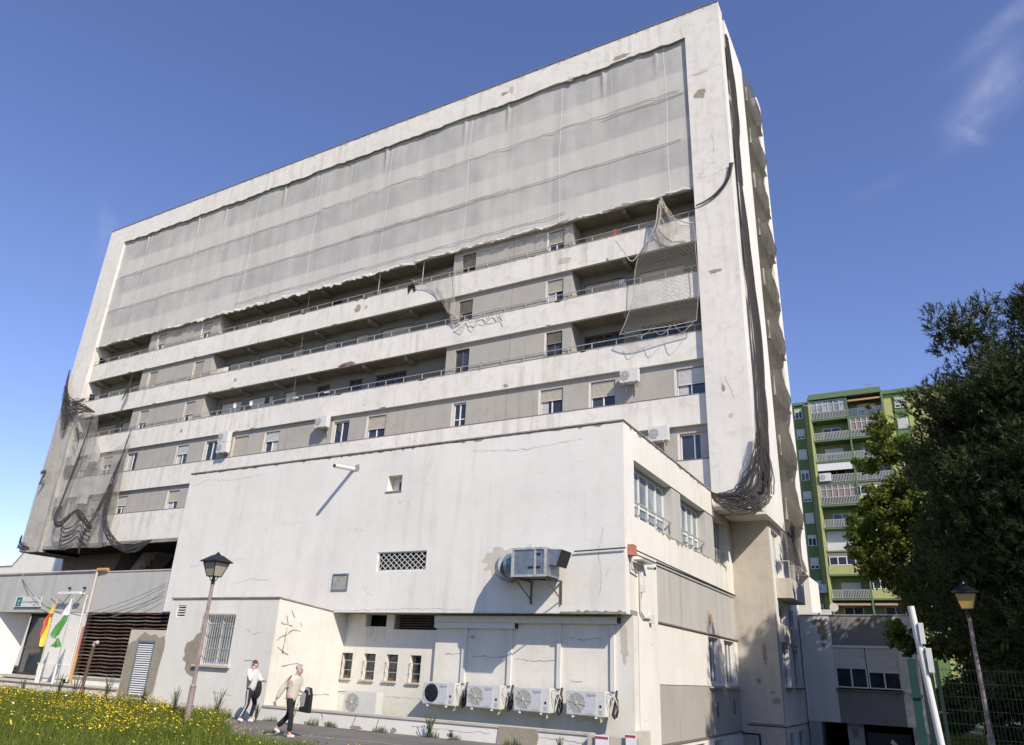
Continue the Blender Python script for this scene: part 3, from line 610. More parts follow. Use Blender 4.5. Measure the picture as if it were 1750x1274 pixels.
# side of the annex: white pier, grey panels, lower band, windows
MB(AS).box(20.96,22.70,-.0,.3,-4.2,3.398).build('corner_pier',M['white'],A)
MB(AS).box(20.002,20.958,.02,.3,1.62,3.398).build('side_return',M['cream'],A)
MB(AS).box(22.702,32.69,.05,.3,1.62,3.398).build('grey_panel',M['greylight'],A)
MB(AS).box(22.702,32.69,-.03,.06,1.575,1.618).build('panel_sill',M['sill'],A)
lowh=[(28.3,29.7,-.08,1.5),(30.5,32.1,-.08,1.5)]
MB(AS).wall(22.702,32.69,-.15,1.573,.02,.3,lowh).build('side_lower_wall',M['white'],A)
for u0,u1,_,_ in lowh: window(A,u0+.02,u1-.02,-.07,1.49,AS,mull=2,fw=.07,dep=.16); MB(AS).box(u0-.1,u1+.2,-.07,.02,-.22,-.16).build('window_sill',M['beige'],A)
MB(AS).wall(22.702,32.69,-1.75,-.152,.04,.3,[]).build('grey_panel',M['grey'],A)
MB(AS).wall(22.702,32.69,-4.2,-1.78,.02,.3,[(26,27.2,-3.1,-1.92),(28.5,29.6,-3.1,-1.92)]).build('plinth_wall',M['white'],A)
MB(AS).box(23,32,.4,.45,-3.5,-1.8).build('room_backing',M['dark'],A); MB(AS).box(28,32.4,.45,.5,-.1,1.55).build('room_backing',M['dark'],A)
MB(AS).box(22.9,32.69,-.02,.03,-1.80,-1.76).build('base_ledge',M['sill'],A)
for u,z in ((29.05,-.93),(31.55,-.9)):
    vv=MB(AS).box(u-.14,u+.14,.025,.039,z-.26,z+.26).build('vent_plate',M['grey'],A)
    for k in range(6): MB(AS).box(u-.13,u+.13,.012,.024,z-.22+.085*k,z-.18+.085*k).build('slot',M['dark'],vv)
MB(AS).poly([(28.75,2.05),(28.95,2.0),(29.1,2.15),(29.05,2.3),(28.85,2.35),(28.75,2.25)],.04,.06).build('rust_stain',M['orange'],A)
# left projecting block
BY2=Ymap(17.5)
Bk=MB(BY2); Bk.wall(-23.3,-18.204,-1.9,1.83,0,.3,[(-21.43,-20.04,-.21,1.32),(-22.97,-22.53,1.23,1.62)]); Bk.build('projecting_front_wall',M['white'],A)
MB(BY2).wall(-25.2,-23.302,-1.9,.80,.003,.3,[(-24.63,-23.77,-1.29,.42)]).build('projecting_low_wall',M['barepale'],A)
MB().add([(-18.2,17.5,-1.9),(-18.2,20.6,-1.9),(-18.2,20.0,1.615),(-18.2,20.75,1.615),(-18.2,17.5,1.83),(-18.5,17.5,1.83),(-18.5,20.6,1.615),(-18.5,17.5,-1.9),(-18.5,20.6,-1.9),(-18.2,20.75,-1.9)],[(0,9,3,4)]).build('projecting_side_wall',M['cream'],A)
MB().add([(-18.17,17.46,1.83),(-18.17,19.98,1.63),(-23.33,19.98,1.63),(-23.33,17.46,1.83),(-18.17,17.46,1.87),(-18.17,19.98,1.66),(-23.33,19.98,1.66),(-23.33,17.46,1.87)],[(0,1,5,4),(3,0,4,7),(4,5,6,7),(0,3,2,1)]).build('projecting_roof',M['coping'],A)
MB().box(-23.3,-23.1,17.802,20,-1.9,1.62).box(-25.2,-23.0,17.8,20,-1.9,.78).build('projecting_left_wall',M['white'],A)
wn=window(A,-21.43,-20.04,-.21,1.32,BY2,mull=1,dep=.14,gl='glassf')
for k in range(14): MB(BY2).box(-21.47+.108*k,-21.455+.108*k,-.075,-.06,-.2,1.34).build('window_bar',M['rail'],wn)
MB(BY2).box(-21.5,-19.98,-.08,-.055,.27,.29).box(-21.5,-19.98,-.08,-.055,.95,.97).box(-21.5,-19.98,-.08,-.055,1.33,1.35).build('window_bar_rail',M['rail'],wn)
MB(BY2).box(-21.6,-19.9,-.10,.05,-.28,-.215).build('window_sill',M['beige'],A)
for k in range(5): MB(BY2).box(-22.97,-22.53,.0+.02,.05,1.23+.085*k,1.27+.085*k).build('vent_slat',M['frame'],A)
MB(BY2).box(-22.98,-22.52,.15,.2,1.2,1.65).build('room_backing',M['dark'],A); MB(BY2).box(-21.5,-20,.5,.55,-.3,1.4).build('room_backing',M['dark'],A)
# louvre door with raw mortar surround
ld=MB(BY2); ld.box(-24.66,-24.60,-.02,.05,-1.3,.44).box(-23.80,-23.74,-.02,.05,-1.3,.44).box(-24.6,-23.8,-.02,.05,.38,.44).box(-24.6,-23.8,-.02,.05,-1.3,-1.25); ldo=ld.build('louvre_door',M['steel'],A)
for k in range(23):
    z=-1.24+.0705*k; MB(BY2).add([(-24.6,-.01,z),(-23.8,-.01,z),(-23.8,.04,z+.045),(-24.6,.04,z+.045),(-24.6,-.01,z-.012),(-23.8,-.01,z-.012)],[(0,1,2,3),(4,5,1,0)]).build('louvre_slat',M['frame'],ldo)
MB(BY2).box(-24.6,-23.8,.08,.1,-1.3,.42).build('louvre_backing',M['dark'],A)
r_=random.Random(12); P_=[(-25.15,-1.5),(-24.68,-1.5)]
for z in np.linspace(-1.4,.4,9): P_.append((-24.68,float(z)))
P_+=[(-24.68,.45),(-23.72,.45)]+[(-23.72,float(z)) for z in (.2,-.4,-1.25)]+[(-23.5,-1.25),(-23.35,-1.1),(-23.32,-.6),(-23.28,-.2),(-23.22,.2),(-23.25,.45),(-23.32,.62),(-23.6,.55),(-23.8,.68),(-24.1,.62),(-24.4,.74),(-24.65,.6),(-24.8,.45),(-25.0,.4),(-25.18,.3)]
MB(BY2).poly(P_,-.006,.002).build('bare_patch',M['bare'],A)
# window-side bare patch (behind lamp) with its own outline
MB(BY2).poly([(-21.52,.78),(-21.75,.70),(-21.85,.52),(-22.15,.42),(-22.2,.2),(-22.12,.05),(-22.2,-.08),(-22.0,-.18),(-22.0,-.38),(-21.85,-.5),(-21.55,-.6),(-21.5,-.45),(-21.52,.2)],-.006,.002).build('bare_patch',M['bare'],A)
SX=Xmap(-18.2)
cks=[[(17.7,1.1),(18.2,1.05)],[(17.9,1.35),(18.0,1.1)],[(17.6,.6),(18.3,.95),(18.6,.9)],[(18.1,1.5),(18.25,1.3)],[(17.7,.4),(18.2,.2)],[(18.0,1.0),(17.95,.2)],[(18.5,1.2),(18.6,1.05)],[(18.0,-.15),(18.5,-.05),(18.9,-.1)],[(18.3,-1.05),(19.2,-.95),(20.3,-.95)]]
for i,pts in enumerate(cks): crack(A,SX,pts,.05 if i<7 else .035,40+i,'bare' if i<7 else 'coping')
crack(A,BY2,[(-19.3,-.05),(-18.9,-.03),(-18.75,-.06)],.03,55,'coping')
for i,p in enumerate([[(-19.4,.9),(-19.1,.75),(-18.8,.8)],[(-20.5,-1.0),(-19.6,-1.05)]]): crack(A,BY2,p,.012,57+i,'coping')
# panels frames in recess: trunking
for k,(x,z0,z1,wd) in enumerate([(-13.18,-.38,1.2,.14),(-11.56,-.38,1.2,.12),(-9.93,-.38,1.36,.12),(-8.28,-.38,1.36,.12)]):
    MB(RP).box(x-wd/2,x+wd/2,-.07,0,z0,z1).build('cable_trunking',M['pipew'],A)
MB(RP).box(-14.3,-8.1,-.16,0,1.37,1.56).build('horizontal_trunking',M['pipew'],A)
MB(RP).box(-14.3,-11.38,-.14,0,1.2,1.365).build('horizontal_trunking',M['pipew'],A)
MB(RP).box(-8.1,-8.04,-.14,0,1.39,1.54).box(-11.38,-11.33,-.12,0,1.22,1.35).build('trunking_end',M['black'],A)
for i,p in enumerate([[(-13.9,.42),(-13.3,.45)],[(-12.9,.4),(-11.7,.38)],[(-11.4,.35),(-10.7,.33),(-10.1,.36)],[(-9.7,1.0),(-9.2,.95),(-8.6,1.0)],[(-9.6,-.15),(-9.2,-.17)]]): crack(A,RP,p,.02,80+i,'coping')
patch(A,RP,-7.95,.9,.14,.55,'beige',seed=90,n=20)
sp=MB(RP); disc(sp,(-12.9,-.05,.95),.06); sp.build('small_lamp',M['grille'],A)
# ================================================================ low boundary wall
lw=thing('low_boundary_wall','low chipped white wall along the footpath in front of the air conditioners','wall',(-12.8,17.6,-1.65))
MB(BY2).box(-18.198,-7.62,.0,.22,-1.9,-1.29).build('wall_body',M['white'],lw)
MB(BY2).box(-18.196,-7.60,-.03,.25,-1.288,-1.235).build('wall_coping',M['beige'],lw)
MB(BY2).poly([(-10.05,-1.25),(-9.0,-1.25),(-8.95,-1.4),(-9.02,-1.7),(-10.1,-1.7),(-10.08,-1.5)],-.035,.0).build('bare_patch',M['bare'],lw)
for i,p in enumerate([[(-15.9,-1.3),(-15.8,-1.55)],[(-14.6,-1.3),(-14.75,-1.6)],[(-13.8,-1.35),(-13.9,-1.62)],[(-16.9,-1.28),(-16.85,-1.38)],[(-12.7,-1.42),(-11.0,-1.45),(-10.3,-1.43)],[(-8.9,-1.42),(-7.8,-1.45)]]): crack(lw,BY2,p,.03 if i<4 else .012,95+i,'coping')
for i,(x,z,ru,rz) in enumerate([(-15.6,-1.58,.2,.07),(-14.6,-1.6,.25,.06),(-13.3,-1.58,.12,.07),(-11.5,-1.56,.1,.05),(-16.4,-1.6,.12,.05)]): patch(lw,BY2,x,z,ru,rz,'bare',seed=110+i)
MB().box(-7.60,-6.36,17.3,17.6,-4.2,-1.26).box(-7.68,-7.4,17.61,21.0,-4.1,-1.30).build('corner_block',M['beige'],lw)
for k,(x0,x1,zt,y,tx) in enumerate([(-7.40,-7.06,-1.24,17.26,'left'),(-6.66,-6.40,-1.16,17.24,'right')]):
    s_=thing('notice_board','white notice plate with red header on the wall corner, '+('the wider one on the left' if k==0 else 'the narrower one on the right'),'sign',((x0+x1)/2,y,-2.0))
    MB().box(x0,x1,y-.02,y,-2.0,zt).build('plate',M['paper'],s_); MB().box(x0+.012,x1-.012,y-.028,y-.0201,zt-.07,zt-.025).box(x0+.004,x0+.018,y-.026,y-.0201,-2.0,zt-.07).build('red_header',M['red'],s_)
    for j in range(3): MB().box(x0+.09,x1-.09,y-.024,y-.0201,zt-.26-.05*j,zt-.25-.05*j).build('text_line',M['red'],s_)
# ================================================================ left entrance wing
E=thing('entrance_wing','single-storey grey-banded entrance wing with dark louvre screen left of the white block','building',(-34,20.5,-1.65))
EY=Ymap(20.25)
MB(EY).box(-44,-26.9,0,.3,1.585,3.25).build('fascia_band',M['greylight'],E)
MB(EY).box(-44,-26.9,-.03,.3,3.252,3.30).build('fascia_coping',M['beige'],E)
MB(EY).box(-44,-26.9,.3,3.0,1.60,1.7).build('canopy_soffit',M['slab'],E)
MB(EY).box(-34.9,-32.5,.02,.3,-1.9,1.58).build('pier_wall',M['white'],E)
MB(EY).box(-35.0,-32.55,-.02,.02,-1.1,-.55).build('pier_plinth',M['cream'],E)
MB(EY).box(-33.0,-27.0,.02,.3,-1.9,-.98).build('sill_wall',M['white'],E)
MB(EY).box(-32.4,-25,-.06,.1,-.98,-.92).build('louvre_sill',M['beige'],E)
MB(EY).box(-32.48,-25,.5,.55,-1,1.6).build('louvre_backing',M['dark'],E)
lo=thing('louvre_screen','dark brown horizontal louvre screen beside the entrance, slats sagging','louvre screen',(-29,20.3,-.9))
r_=random.Random(21)
for k in range(18):
    z=-.84+.1385*k; mb=MB(EY); xs_=np.linspace(-32.45,-25.5,13); zs_=[z+(.010 if i%2 else -.010)+r_.uniform(-.006,.006) for i in range(13)]
    for i in range(12):
        a0,a1,b0,b1=xs_[i],xs_[i+1],zs_[i],zs_[i+1]
        mb.add([(a0,.0,b0),(a1,.0,b1),(a1,.0,b1+.035),(a0,.0,b0+.035),(a0,.14,b0+.03),(a1,.14,b1+.03),(a1,.14,b1+.06),(a0,.14,b0+.06)],[(0,1,2,3),(3,2,6,7),(0,4,5,1)])
    mb.build('slat',M['brown'] if k%5 else M['sill'],lo)
for i in range(6): MB(EY).box(-32.3+1.25*i,-32.26+1.25*i,.15,.18,-.9,1.6).build('mullion',M['brown'],lo)
# entrance recess with side white wall (left) and glass doors
MB().add([(-46,20.27,-1.9),(-39.9,20.27,-1.9),(-39.6,20.27,1.584),(-46,20.27,1.584),(-38.9,21.3,-1.9),(-38.5,21.3,1.584)],[(0,1,2,3),(1,4,5,2)]).build('entrance_return_wall',M['white'],E)
MB(EY).box(-38.9,-34.6,2.6,2.7,-1.1,1.6).build('entrance_backing',M['dark'],E)
MB(EY).box(-38.9,-34.9,.3,2.6,-1.2,-1.1).build('entrance_floor',M['beige'],E)
ED=Ymap(21.3)
d1=MB(ED); 
for x in (-38.4,-36.95,-35.0): d1.box(x-.05,x+.05,0,.06,-1.1,1.5)
d1.box(-38.35,-37.0,0,.06,-1.1,-1.0).box(-38.35,-37.0,0,.06,1.42,1.5).box(-36.9,-35.05,0,.06,1.42,1.5).box(-36.9,-35.05,0,.06,.2,.28); do=d1.build('glass_door',M['black'],E)
MB(ED).box(-36.9,-35.05,-.01,.055,-1.1,-.85).box(-36.9,-36.78,-.01,.055,-.85,.15).build('green_door_rail',M['greenpaint'],do)
MB(ED).box(-38.35,-37.0,.02,.03,-1.0,1.42).box(-36.9,-35.05,.02,.03,-.85,1.42).build('pane',M['glass'],do)
for k in range(8): MB(ED).box(-38.3+.155*k,-38.25+.155*k,.04,.07,-1.0,1.3).build('blind_slat',M['curtain'],do)
MB(ED).box(-38.3,-37.1,-.05,-.01,.05,.12).build('push_bar',M['brown'],do)
for (x0,x1,z0,z1) in ((-36.6,-35.3,.35,.95),(-36.2,-35.3,.95,1.2),(-36.5,-35.95,-.45,.1),(-35.4,-35.1,-.4,0)): MB(ED).box(x0,x1,.005,.018,z0,z1).build('notice_paper',M['paper'],do)
MB(Ymap(17.5)).box(-45,-25.202,0,.25,-1.9,-1.21).build('terrace_wall',M['white'],E)
MB(Ymap(17.5)).box(-45,-25.202,-.02,.27,-1.208,-1.17).build('terrace_coping',M['sill'],E)
MB().box(-45,-25.21,17.76,21.2,-1.45,-1.25).build('terrace_floor',M['beige'],E)
sg=thing('entrance_sign','white entrance nameplate with teal emblem panel above the glass door','sign',(-37.1,20.2,1.75))
SY=Ymap(20.17)
MB(SY).box(-38.1,-36.05,0,.07,1.80,2.26).build('sign_plate',M['acbody'],sg)
MB(SY).box(-37.98,-37.55,-.006,-.0005,1.83,2.23).build('emblem_panel',M['teal'],sg)
em=MB(SY)
for k in range(7):
    t0=math.pi*k/7; t1=math.pi*(k+1)/7
    em.add([(-37.765+math.cos(t0)*.10,-.009,2.04+math.sin(t0)*.09),(-37.765+math.cos(t1)*.10,-.009,2.04+math.sin(t1)*.09),(-37.765+math.cos(t1)*.05,-.009,2.04+math.sin(t1)*.045),(-37.765+math.cos(t0)*.05,-.009,2.04+math.sin(t0)*.045)],[(0,1,2,3)])
em.box(-37.785,-37.745,-.010,-.0065,1.93,2.06).box(-37.85,-37.68,-.010,-.0065,1.88,1.92); em.build('emblem',M['tealpale'],sg)
text_mesh('Centro de Participación Activa',.105,'lettering',M['ink'],sg,(-37.48,20.160,2.0),font_w=.95)
text_mesh('Málaga',.085,'lettering',M['ink'],sg,(-36.55,20.160,1.87))
MB(SY).box(-38.12,-36.0,.071,.079,1.77,1.80).build('sign_bracket',M['black'],sg)
# bracket lamp bar + pipes on the fascia
bl=thing('wall_strip_light','white strip lamp on short arms fixed to the grey fascia above the flags','lamp',(-33.4,20,2.35))
MB().box(-34.25,-32.65,19.83,19.93,2.32,2.42).build('lamp_tube',M['frame'],bl); MB().box(-34.0,-33.95,19.93,20.25,2.36,2.40).box(-33.0,-32.95,19.93,20.25,2.36,2.40).build('arm',M['frame'],bl)
MB().cyl((-34.0,20.2,2.6),(-34.0,20.1,2.6),.05).cyl((-32.9,20.2,2.6),(-32.9,20.1,2.6),.05).build('insulator',M['black'],bl)
vp=thing('painted_drain_pipe','vertical pipe in faded red and orange running from fascia to terrace','pipe',(-32.2,20.1,-1.2))
PX=lambda z:-32.36
MB().tube([(-32.25,20.14,3.30),(-32.25,20.14,1.0)],.05,8).build('upper_pipe',M['palepipe'],vp)
MB().tube([(-32.25,20.14,1.0),(-32.25,20.14,-.1)],.052,8).build('red_pipe',M['pinkpipe'],vp)
MB().tube([(-32.25,20.14,-.1),(-32.25,20.14,-1.25)],.06,8).build('orange_pipe',M['orange'],vp)
MB().tube([(-32.25,20.14,3.3),(-32.25,20.14,3.36),(-31.6,20.2,3.36)],.075,8).build('orange_elbow',M['orange'],vp)
MB().tube([(-44,20.2,3.34),(-32.25,20.2,3.34)],.035,6).build('horizontal_pipe',M['palepipe'],vp)
MB().tube([(-32.5,20.12,2.3),(-32.55,20.12,2.0),(-32.5,20.14,-1.2)],.04,6).build('white_pipe',M['pipew'],vp)
rp=thing('rusty_vent_pipe','rusty brown pipe with pale elbow standing in the grass before the louvre','pipe',(-26.3,16.8,-1.6))
MB().tube([(-26.17,16.8,-1.7),(-26.05,16.8,.22)],.055,8).build('pipe',M['brown'],rp); MB().tube([(-26.05,16.8,.22),(-26.02,16.8,.30),(-25.88,16.8,.33)],.06,8).build('elbow',M['beige'],rp)
# flags
def flag(xb,yb,ztop,label,cols):
    t=thing('flag_on_pole',label,'flag',(xb,yb,-1.2))
    MB().tube([(xb,yb,-.55),(xb,yb,ztop)],.022,6).build('pole',M['rail'],t)
    MB().tube([(xb,yb,-1.24),(xb,yb,-.5)],.05,8).box(xb-.2,xb+.2,yb-.02,yb+.02,-.52,-.49).build('pole_base',M['pipew'],t)
    for (pts,mt) in cols:
        n_=len(pts); vs=[];fs=[]
        for i,(x0,x1,z) in enumerate(pts):
            for k in range(7):
                u=k/6; vs.append((x0+(x1-x0)*u,yb-.03+.07*math.sin(u*9+i*.8)*(.3+u),z-.05*math.sin(u*3)))
        for i in range(n_-1):
            for k in range(6): q=i*7+k; fs.append((q,q+1,q+8,q+7))
        MB().add(vs,fs).build('flag_cloth',M[mt],t,smooth=True)
    return t
flag(-32.40,18.8,2.0,'drooping red and yellow flag on a thin pole by the entrance',[([(-32.42,-32.38,1.9),(-32.44,-32.72,1.45)],'flagyel'),([(-32.44,-32.72,1.45),(-32.46,-32.85,1.1),(-32.55,-32.7,.9),(-32.62,-32.78,.62),(-32.66,-32.72,.5)],'flagred'),([(-32.42,-32.55,1.3),(-32.42,-32.58,.8),(-32.42,-32.66,.4),(-32.45,-32.62,.15)],'flagyel')])
flag(-31.25,18.8,2.15,'drooping green and white flag on a thin pole by the entrance',[([(-31.28,-31.3,2.05),(-31.28,-31.5,1.7),(-31.28,-31.62,1.38)],'flagwhite'),([(-31.28,-31.62,1.38),(-31.3,-31.7,1.15),(-31.42,-31.85,.95),(-31.6,-32.05,.6),(-31.75,-31.95,.5)],'flaggreen'),([(-31.62,-31.66,.50),(-31.35,-31.7,.3),(-31.25,-31.85,.15)],'flaggreen')])
# bollards posts by the flags
for k,x in enumerate((-31.9,)):
    b_=tag(MB().tube([(x,18.6,-1.25),(x,18.6,-.5)],.045,8).build('short_white_post',M['pipew']),'short white post between the two flagpoles','post')
# fallen AC-like unit behind terrace wall
# far-left white house
H=thing('white_gabled_house','white flat-sided house with stepped sloping parapet beyond the tower, far left','house',(-80,45,-1.65))
MB(Ymap(45)).poly([(-140,-1.7),(-66,-1.7),(-66,9.85),(-85.6,9.85),(-87.5,8.2),(-140,8.2)],0,10).build('house_wall',M['white'],H)
MB(Ymap(44.95)).poly([(-140,8.2),(-87.5,8.2),(-85.6,9.85),(-66,9.85),(-66,9.98),(-85.7,9.98),(-87.55,8.33),(-140,8.33)],0,.4).build('house_coping',M['coping'],H)
# ================================================================ annex fittings (things)
dp=thing('roof_spout','white plastic spout pipe sticking out high on the blank wall','pipe',(-18.09,20,6.6))
MB().tube([(-18.09,20.05,6.60),(-18.09,18.98,6.47)],.075,12).build('spout',M['pipew'],dp); MB().cyl((-18.09,18.975,6.469),(-18.09,18.97,6.468),.06,n=12).build('bore',M['black'],dp)
vt=thing('ventilation_unit','galvanised steel ventilation box with round duct and dark hood bracketed to the wall','ventilation unit',(-10.1,19.4,2.5))
MB().box(-10.62,-9.54,18.8,19.65,2.52,3.28).build('casing',M['steel'],vt)
MB().box(-10.64,-9.52,18.77,18.799,3.24,3.30).box(-10.64,-9.52,18.77,18.799,2.49,2.55).box(-10.64,-10.57,18.77,18.799,2.55,3.24).box(-9.60,-9.52,18.77,18.799,2.55,3.24).box(-9.92,-9.86,18.78,18.799,2.55,3.24).build('casing_edges',M['rail'],vt)
MB().box(-9.84,-9.72,18.785,18.799,3.08,3.14).box(-10.1,-9.94,18.785,18.799,2.72,2.78).box(-9.84,-9.72,18.785,18.799,2.72,2.78).build('label_marks',M['black'],vt)
MB().box(-10.25,-10.05,18.9,19.0,3.285,3.40).build('top_box',M['acbody'],vt)
MB().tube([(-10.62,19.3,2.90),(-11.0,19.32,2.88),(-11.25,19.55,2.86),(-11.35,20.0,2.85)],.36,18).build('round_duct',M['steel'],vt,smooth=False)
MB().add([(-9.54,18.98,2.85),(-9.54,19.6,2.85),(-9.54,19.6,3.26),(-9.54,18.98,3.26),(-9.14,18.95,3.24),(-9.14,19.62,3.24),(-9.30,18.95,2.80),(-9.30,19.62,2.80)],[(3,2,5,4),(0,3,4,6),(1,7,5,2),(0,6,7,1)]).build('hood',M['steel'],vt)
MB().add([(-9.142,18.97,3.23),(-9.142,19.6,3.23),(-9.30,19.6,2.81),(-9.30,18.97,2.81)],[(0,1,2,3)]).build('hood_mouth',M['dark'],vt)
bk=MB()
for x in (-10.60,-9.62):
    bk.box(x-.02,x+.02,18.8,20,2.47,2.515); bk.box(x-.02,x+.02,19.95,19.99,1.86,2.468); bk.tube([(x,18.95,2.47),(x,19.97,1.98)],.018,4)
bk.box(-10.58,-9.64,18.82,18.86,2.48,2.512); bk.box(-10.58,-9.64,19.5,19.54,2.48,2.512); bk.tube([(-10.58,18.85,2.48),(-9.64,19.9,2.48)],.015,4); bk.build('bracket',M['steeld'],vt)
# AC units
def ac(name,label,x,y,z,w_=1.12,h_=.62,d_=.34,big=False,group=None,style=0):
    t=thing(name,label,'air conditioner',(x,y,z),group)
    MB().box(x-w_/2,x+w_/2,y,y+d_,z,z+h_).build('casing',M['acbody'],t)
    cx=x-w_*.22; cz=z+h_*.5; r=min(h_*.40,w_*.26)
    if big: MB().box(x-w_/2+.015,x+w_*.28,y-.012,y-.0005,z+.02,z+h_-.02).build('front_panel',M['acgrey'],t)
    g=MB(); disc(g,(cx,y-.014,cz),r,n=24); g.build('fan_opening',M['black'] if style==1 else M['grille'],t)
    if style!=1:
        g=MB()
        for k in range(1,5): disc(g,(cx,y-.022,cz),r*k/4,n=24,rin=r*k/4-.006)
        for k in range(4):
            th=math.pi*k/4+.6; dx,dz=math.cos(th)*r*1.12,math.sin(th)*r*1.12; g.cyl((cx-dx,y-.028,cz-dz),(cx+dx,y-.028,cz+dz),.005,n=4)
        disc(g,(cx,y-.036,cz),r*.17,n=12); g.build('fan_guard',M['acbody'],t)
    else:
        g=MB(); disc(g,(cx+.03,y-.07,cz+.03),r*.97,n=24,rin=r*.9)
        for k in range(5):
            th=2*math.pi*k/5; g.add([(cx,y-.02,cz),(cx+math.cos(th)*r*.8,y-.03,cz+math.sin(th)*r*.8),(cx+math.cos(th+.6)*r*.8,y-.018,cz+math.sin(th+.6)*r*.8)],[(0,1,2)])
        g.build('bare_fan',M['lanternblack'],t)
    if big:
        text_mesh('Saphir',.11,'lettering',M['ink'],t,(x+.035,y-.016,z+h_*.78),shear=.35)
        MB().box(x+.05,x+.24,y-.016,y-.0125,z+.05,z+.065).build('type_plate',M['ink'],t)
        MB().box(x+w_*.37,x+w_*.42,y-.01,y-.0005,z+.22,z+.28).build('knob_socket',M['black'],t)
        for k in range(5): MB().box(x+w_*.34,x+w_*.44,y-.004,y-.0005,z+.05+.022*k,z+.056+.022*k).build('slot',M['ink'],t)
    b_=MB()
    for s_ in (-.32,.28): b_.box(x+s_*w_-.02,x+s_*w_+.02,y-.04,y+d_+.12,z-.055,z-.012).box(x+s_*w_-.02,x+s_*w_+.02,y+d_+.08,y+d_+.12,z-.35 if not big else z-.1,z-.056)
    b_.build('bracket',M['frame'] if big else M['rail'],t)
    return t
grp='four grey-fronted air conditioners in a row on the recess wall'
nms=['leftmost air conditioner of the row, its fan bare and black without guard','second air conditioner from the left in the row, beside the leftmost bare fan','third air conditioner from the left in the row under the tall trunking','rightmost air conditioner of the row, next to the pale corner']
for k,x in enumerate((-13.64,-12.07,-10.49,-8.85)):
    ac('air_conditioner',nms[k],x,19.98,-1.0,big=True,group=grp,style=1 if k==0 else 0)
    xr=x+.72
    cb=MB(); cb.tube([(xr+.0,20.45,-.36),(xr+.03,20.3,-.6),(xr+.02,20.2,-.9),(xr+.08,20.2,-1.0),(xr+.12,20.2,-.85),(xr+.07,20.3,-.55)],.035,6); cb.tube([(xr+.05,20.2,-.65),(xr-.02,20.18,-.95),(xr+.06,20.15,-1.03)],.03,6)
    tag(cb.build('coiled_hose',M['black']),['black coiled hose right of the bare-fan air conditioner','black coiled hose between second and third air conditioners','black coiled hose between third and rightmost air conditioners','black coiled hose at the right end of the row'][k],'hose','black coiled hoses beside the air conditioners')
    cb=MB(); cb.tube([(x+.56,20.1,-.45),(xr+.0,20.0,-.42),(xr+.08,20.1,-.5),(xr+.13,20.15,-.68),(xr+.05,20.2,-.76)],.013,6); cb.tube([(x+.56,20.1,-.5),(xr-.02,20.0,-.52),(xr+.03,20.1,-.7)],.013,6)
    tag(cb.build('refrigerant_line',M['pipew']),['thin white pipe loop at the bare-fan air conditioner','thin white pipe loop at the second air conditioner','thin white pipe loop at the third air conditioner','thin white pipe loop at the rightmost air conditioner'][k],'pipe','white pipe loops beside the air conditioners')
ac('air_conditioner','large white air conditioner standing behind the low wall under the small barred windows',-16.55,19.9,-1.42,w_=1.3,h_=.64)
facs=[(-11.15,12.55,'air conditioner below the balconies, right of the shuttered windows near the right pilaster'),(-9.85,9.6,'lowest right air conditioner just above the annex roof edge'),(-30.0,12.62,'single air conditioner high on the grey band, centre left'),(-38.2,12.62,'upper unit of the stacked pair of air conditioners'),(-38.15,11.93,'lower unit of the stacked pair of air conditioners'),(-54.6,12.6,'air conditioner behind the grey net at the far left of the upper band'),(-51.9,12.6,'air conditioner behind the grey net, second from left on the upper band'),(-54.6,9.58,'air conditioner behind the net at the far left of the lowest band'),(-51.9,9.6,'air conditioner behind the net, second from left on the lowest band')]
for x,z,lb in facs: ac('air_conditioner',lb,x,29.85,z,w_=.86,h_=.66,d_=.33,group='air conditioners on the tower facade')
# cable runs
def cable(name,label,pts,r,mat,cat='cable',n=5): return tag(MB().tube(pts,r,n).build(name,M[mat]),label,cat)
cable('cable_run','dark cable along the annex wall from vent unit to rusty corner box',[(-9.2,19.93,3.33),(-7.62,19.93,3.38)],.022,'roped')
cable('cable_run','long dark cable along the annex side wall below the windows',[(-7.58,20.6,3.42),(-7.6,26,3.39),(-7.62,32.6,3.37)],.022,'roped')
cb=thing('corner_junction_box','rusty junction box with camera, conduit and brackets on the annex corner','junction box',(-7.6,20.4,3.2))
MB().box(-7.66,-7.5,20.2,20.5,3.22,3.52).build('rusty_box',M['pinkpipe'],cb); MB().tube([(-7.6,20.35,3.22),(-7.6,20.35,2.85),(-7.6,20.9,2.8)],.025).build('arm',M['rail'],cb)
MB().tube([(-7.63,21.05,3.0),(-7.62,21.05,1.75),(-7.62,21.35,1.6),(-7.62,21.9,1.62)],.025).build('conduit',M['rail'],cb)
MB().box(-7.66,-7.55,21.85,22.0,1.5,1.72).box(-7.66,-7.5,21.05,21.18,2.3,2.5).build('small_box',M['acbody'],cb)
MB().box(-7.64,-7.35,20.6,21.5,3.12,3.16).build('bracket_plate',M['rail'],cb)
MB().cyl((-7.45,21.3,3.0),(-7.2,21.15,2.96),.05,n=8).build('camera_body',M['frame'],cb); MB().cyl((-7.2,21.15,2.96),(-7.18,21.14,2.957),.04,n=8).build('lens',M['black'],cb)
MB().box(-7.66,-7.6,21.15,21.3,2.35,2.95).build('white_mount',M['frame'],cb)
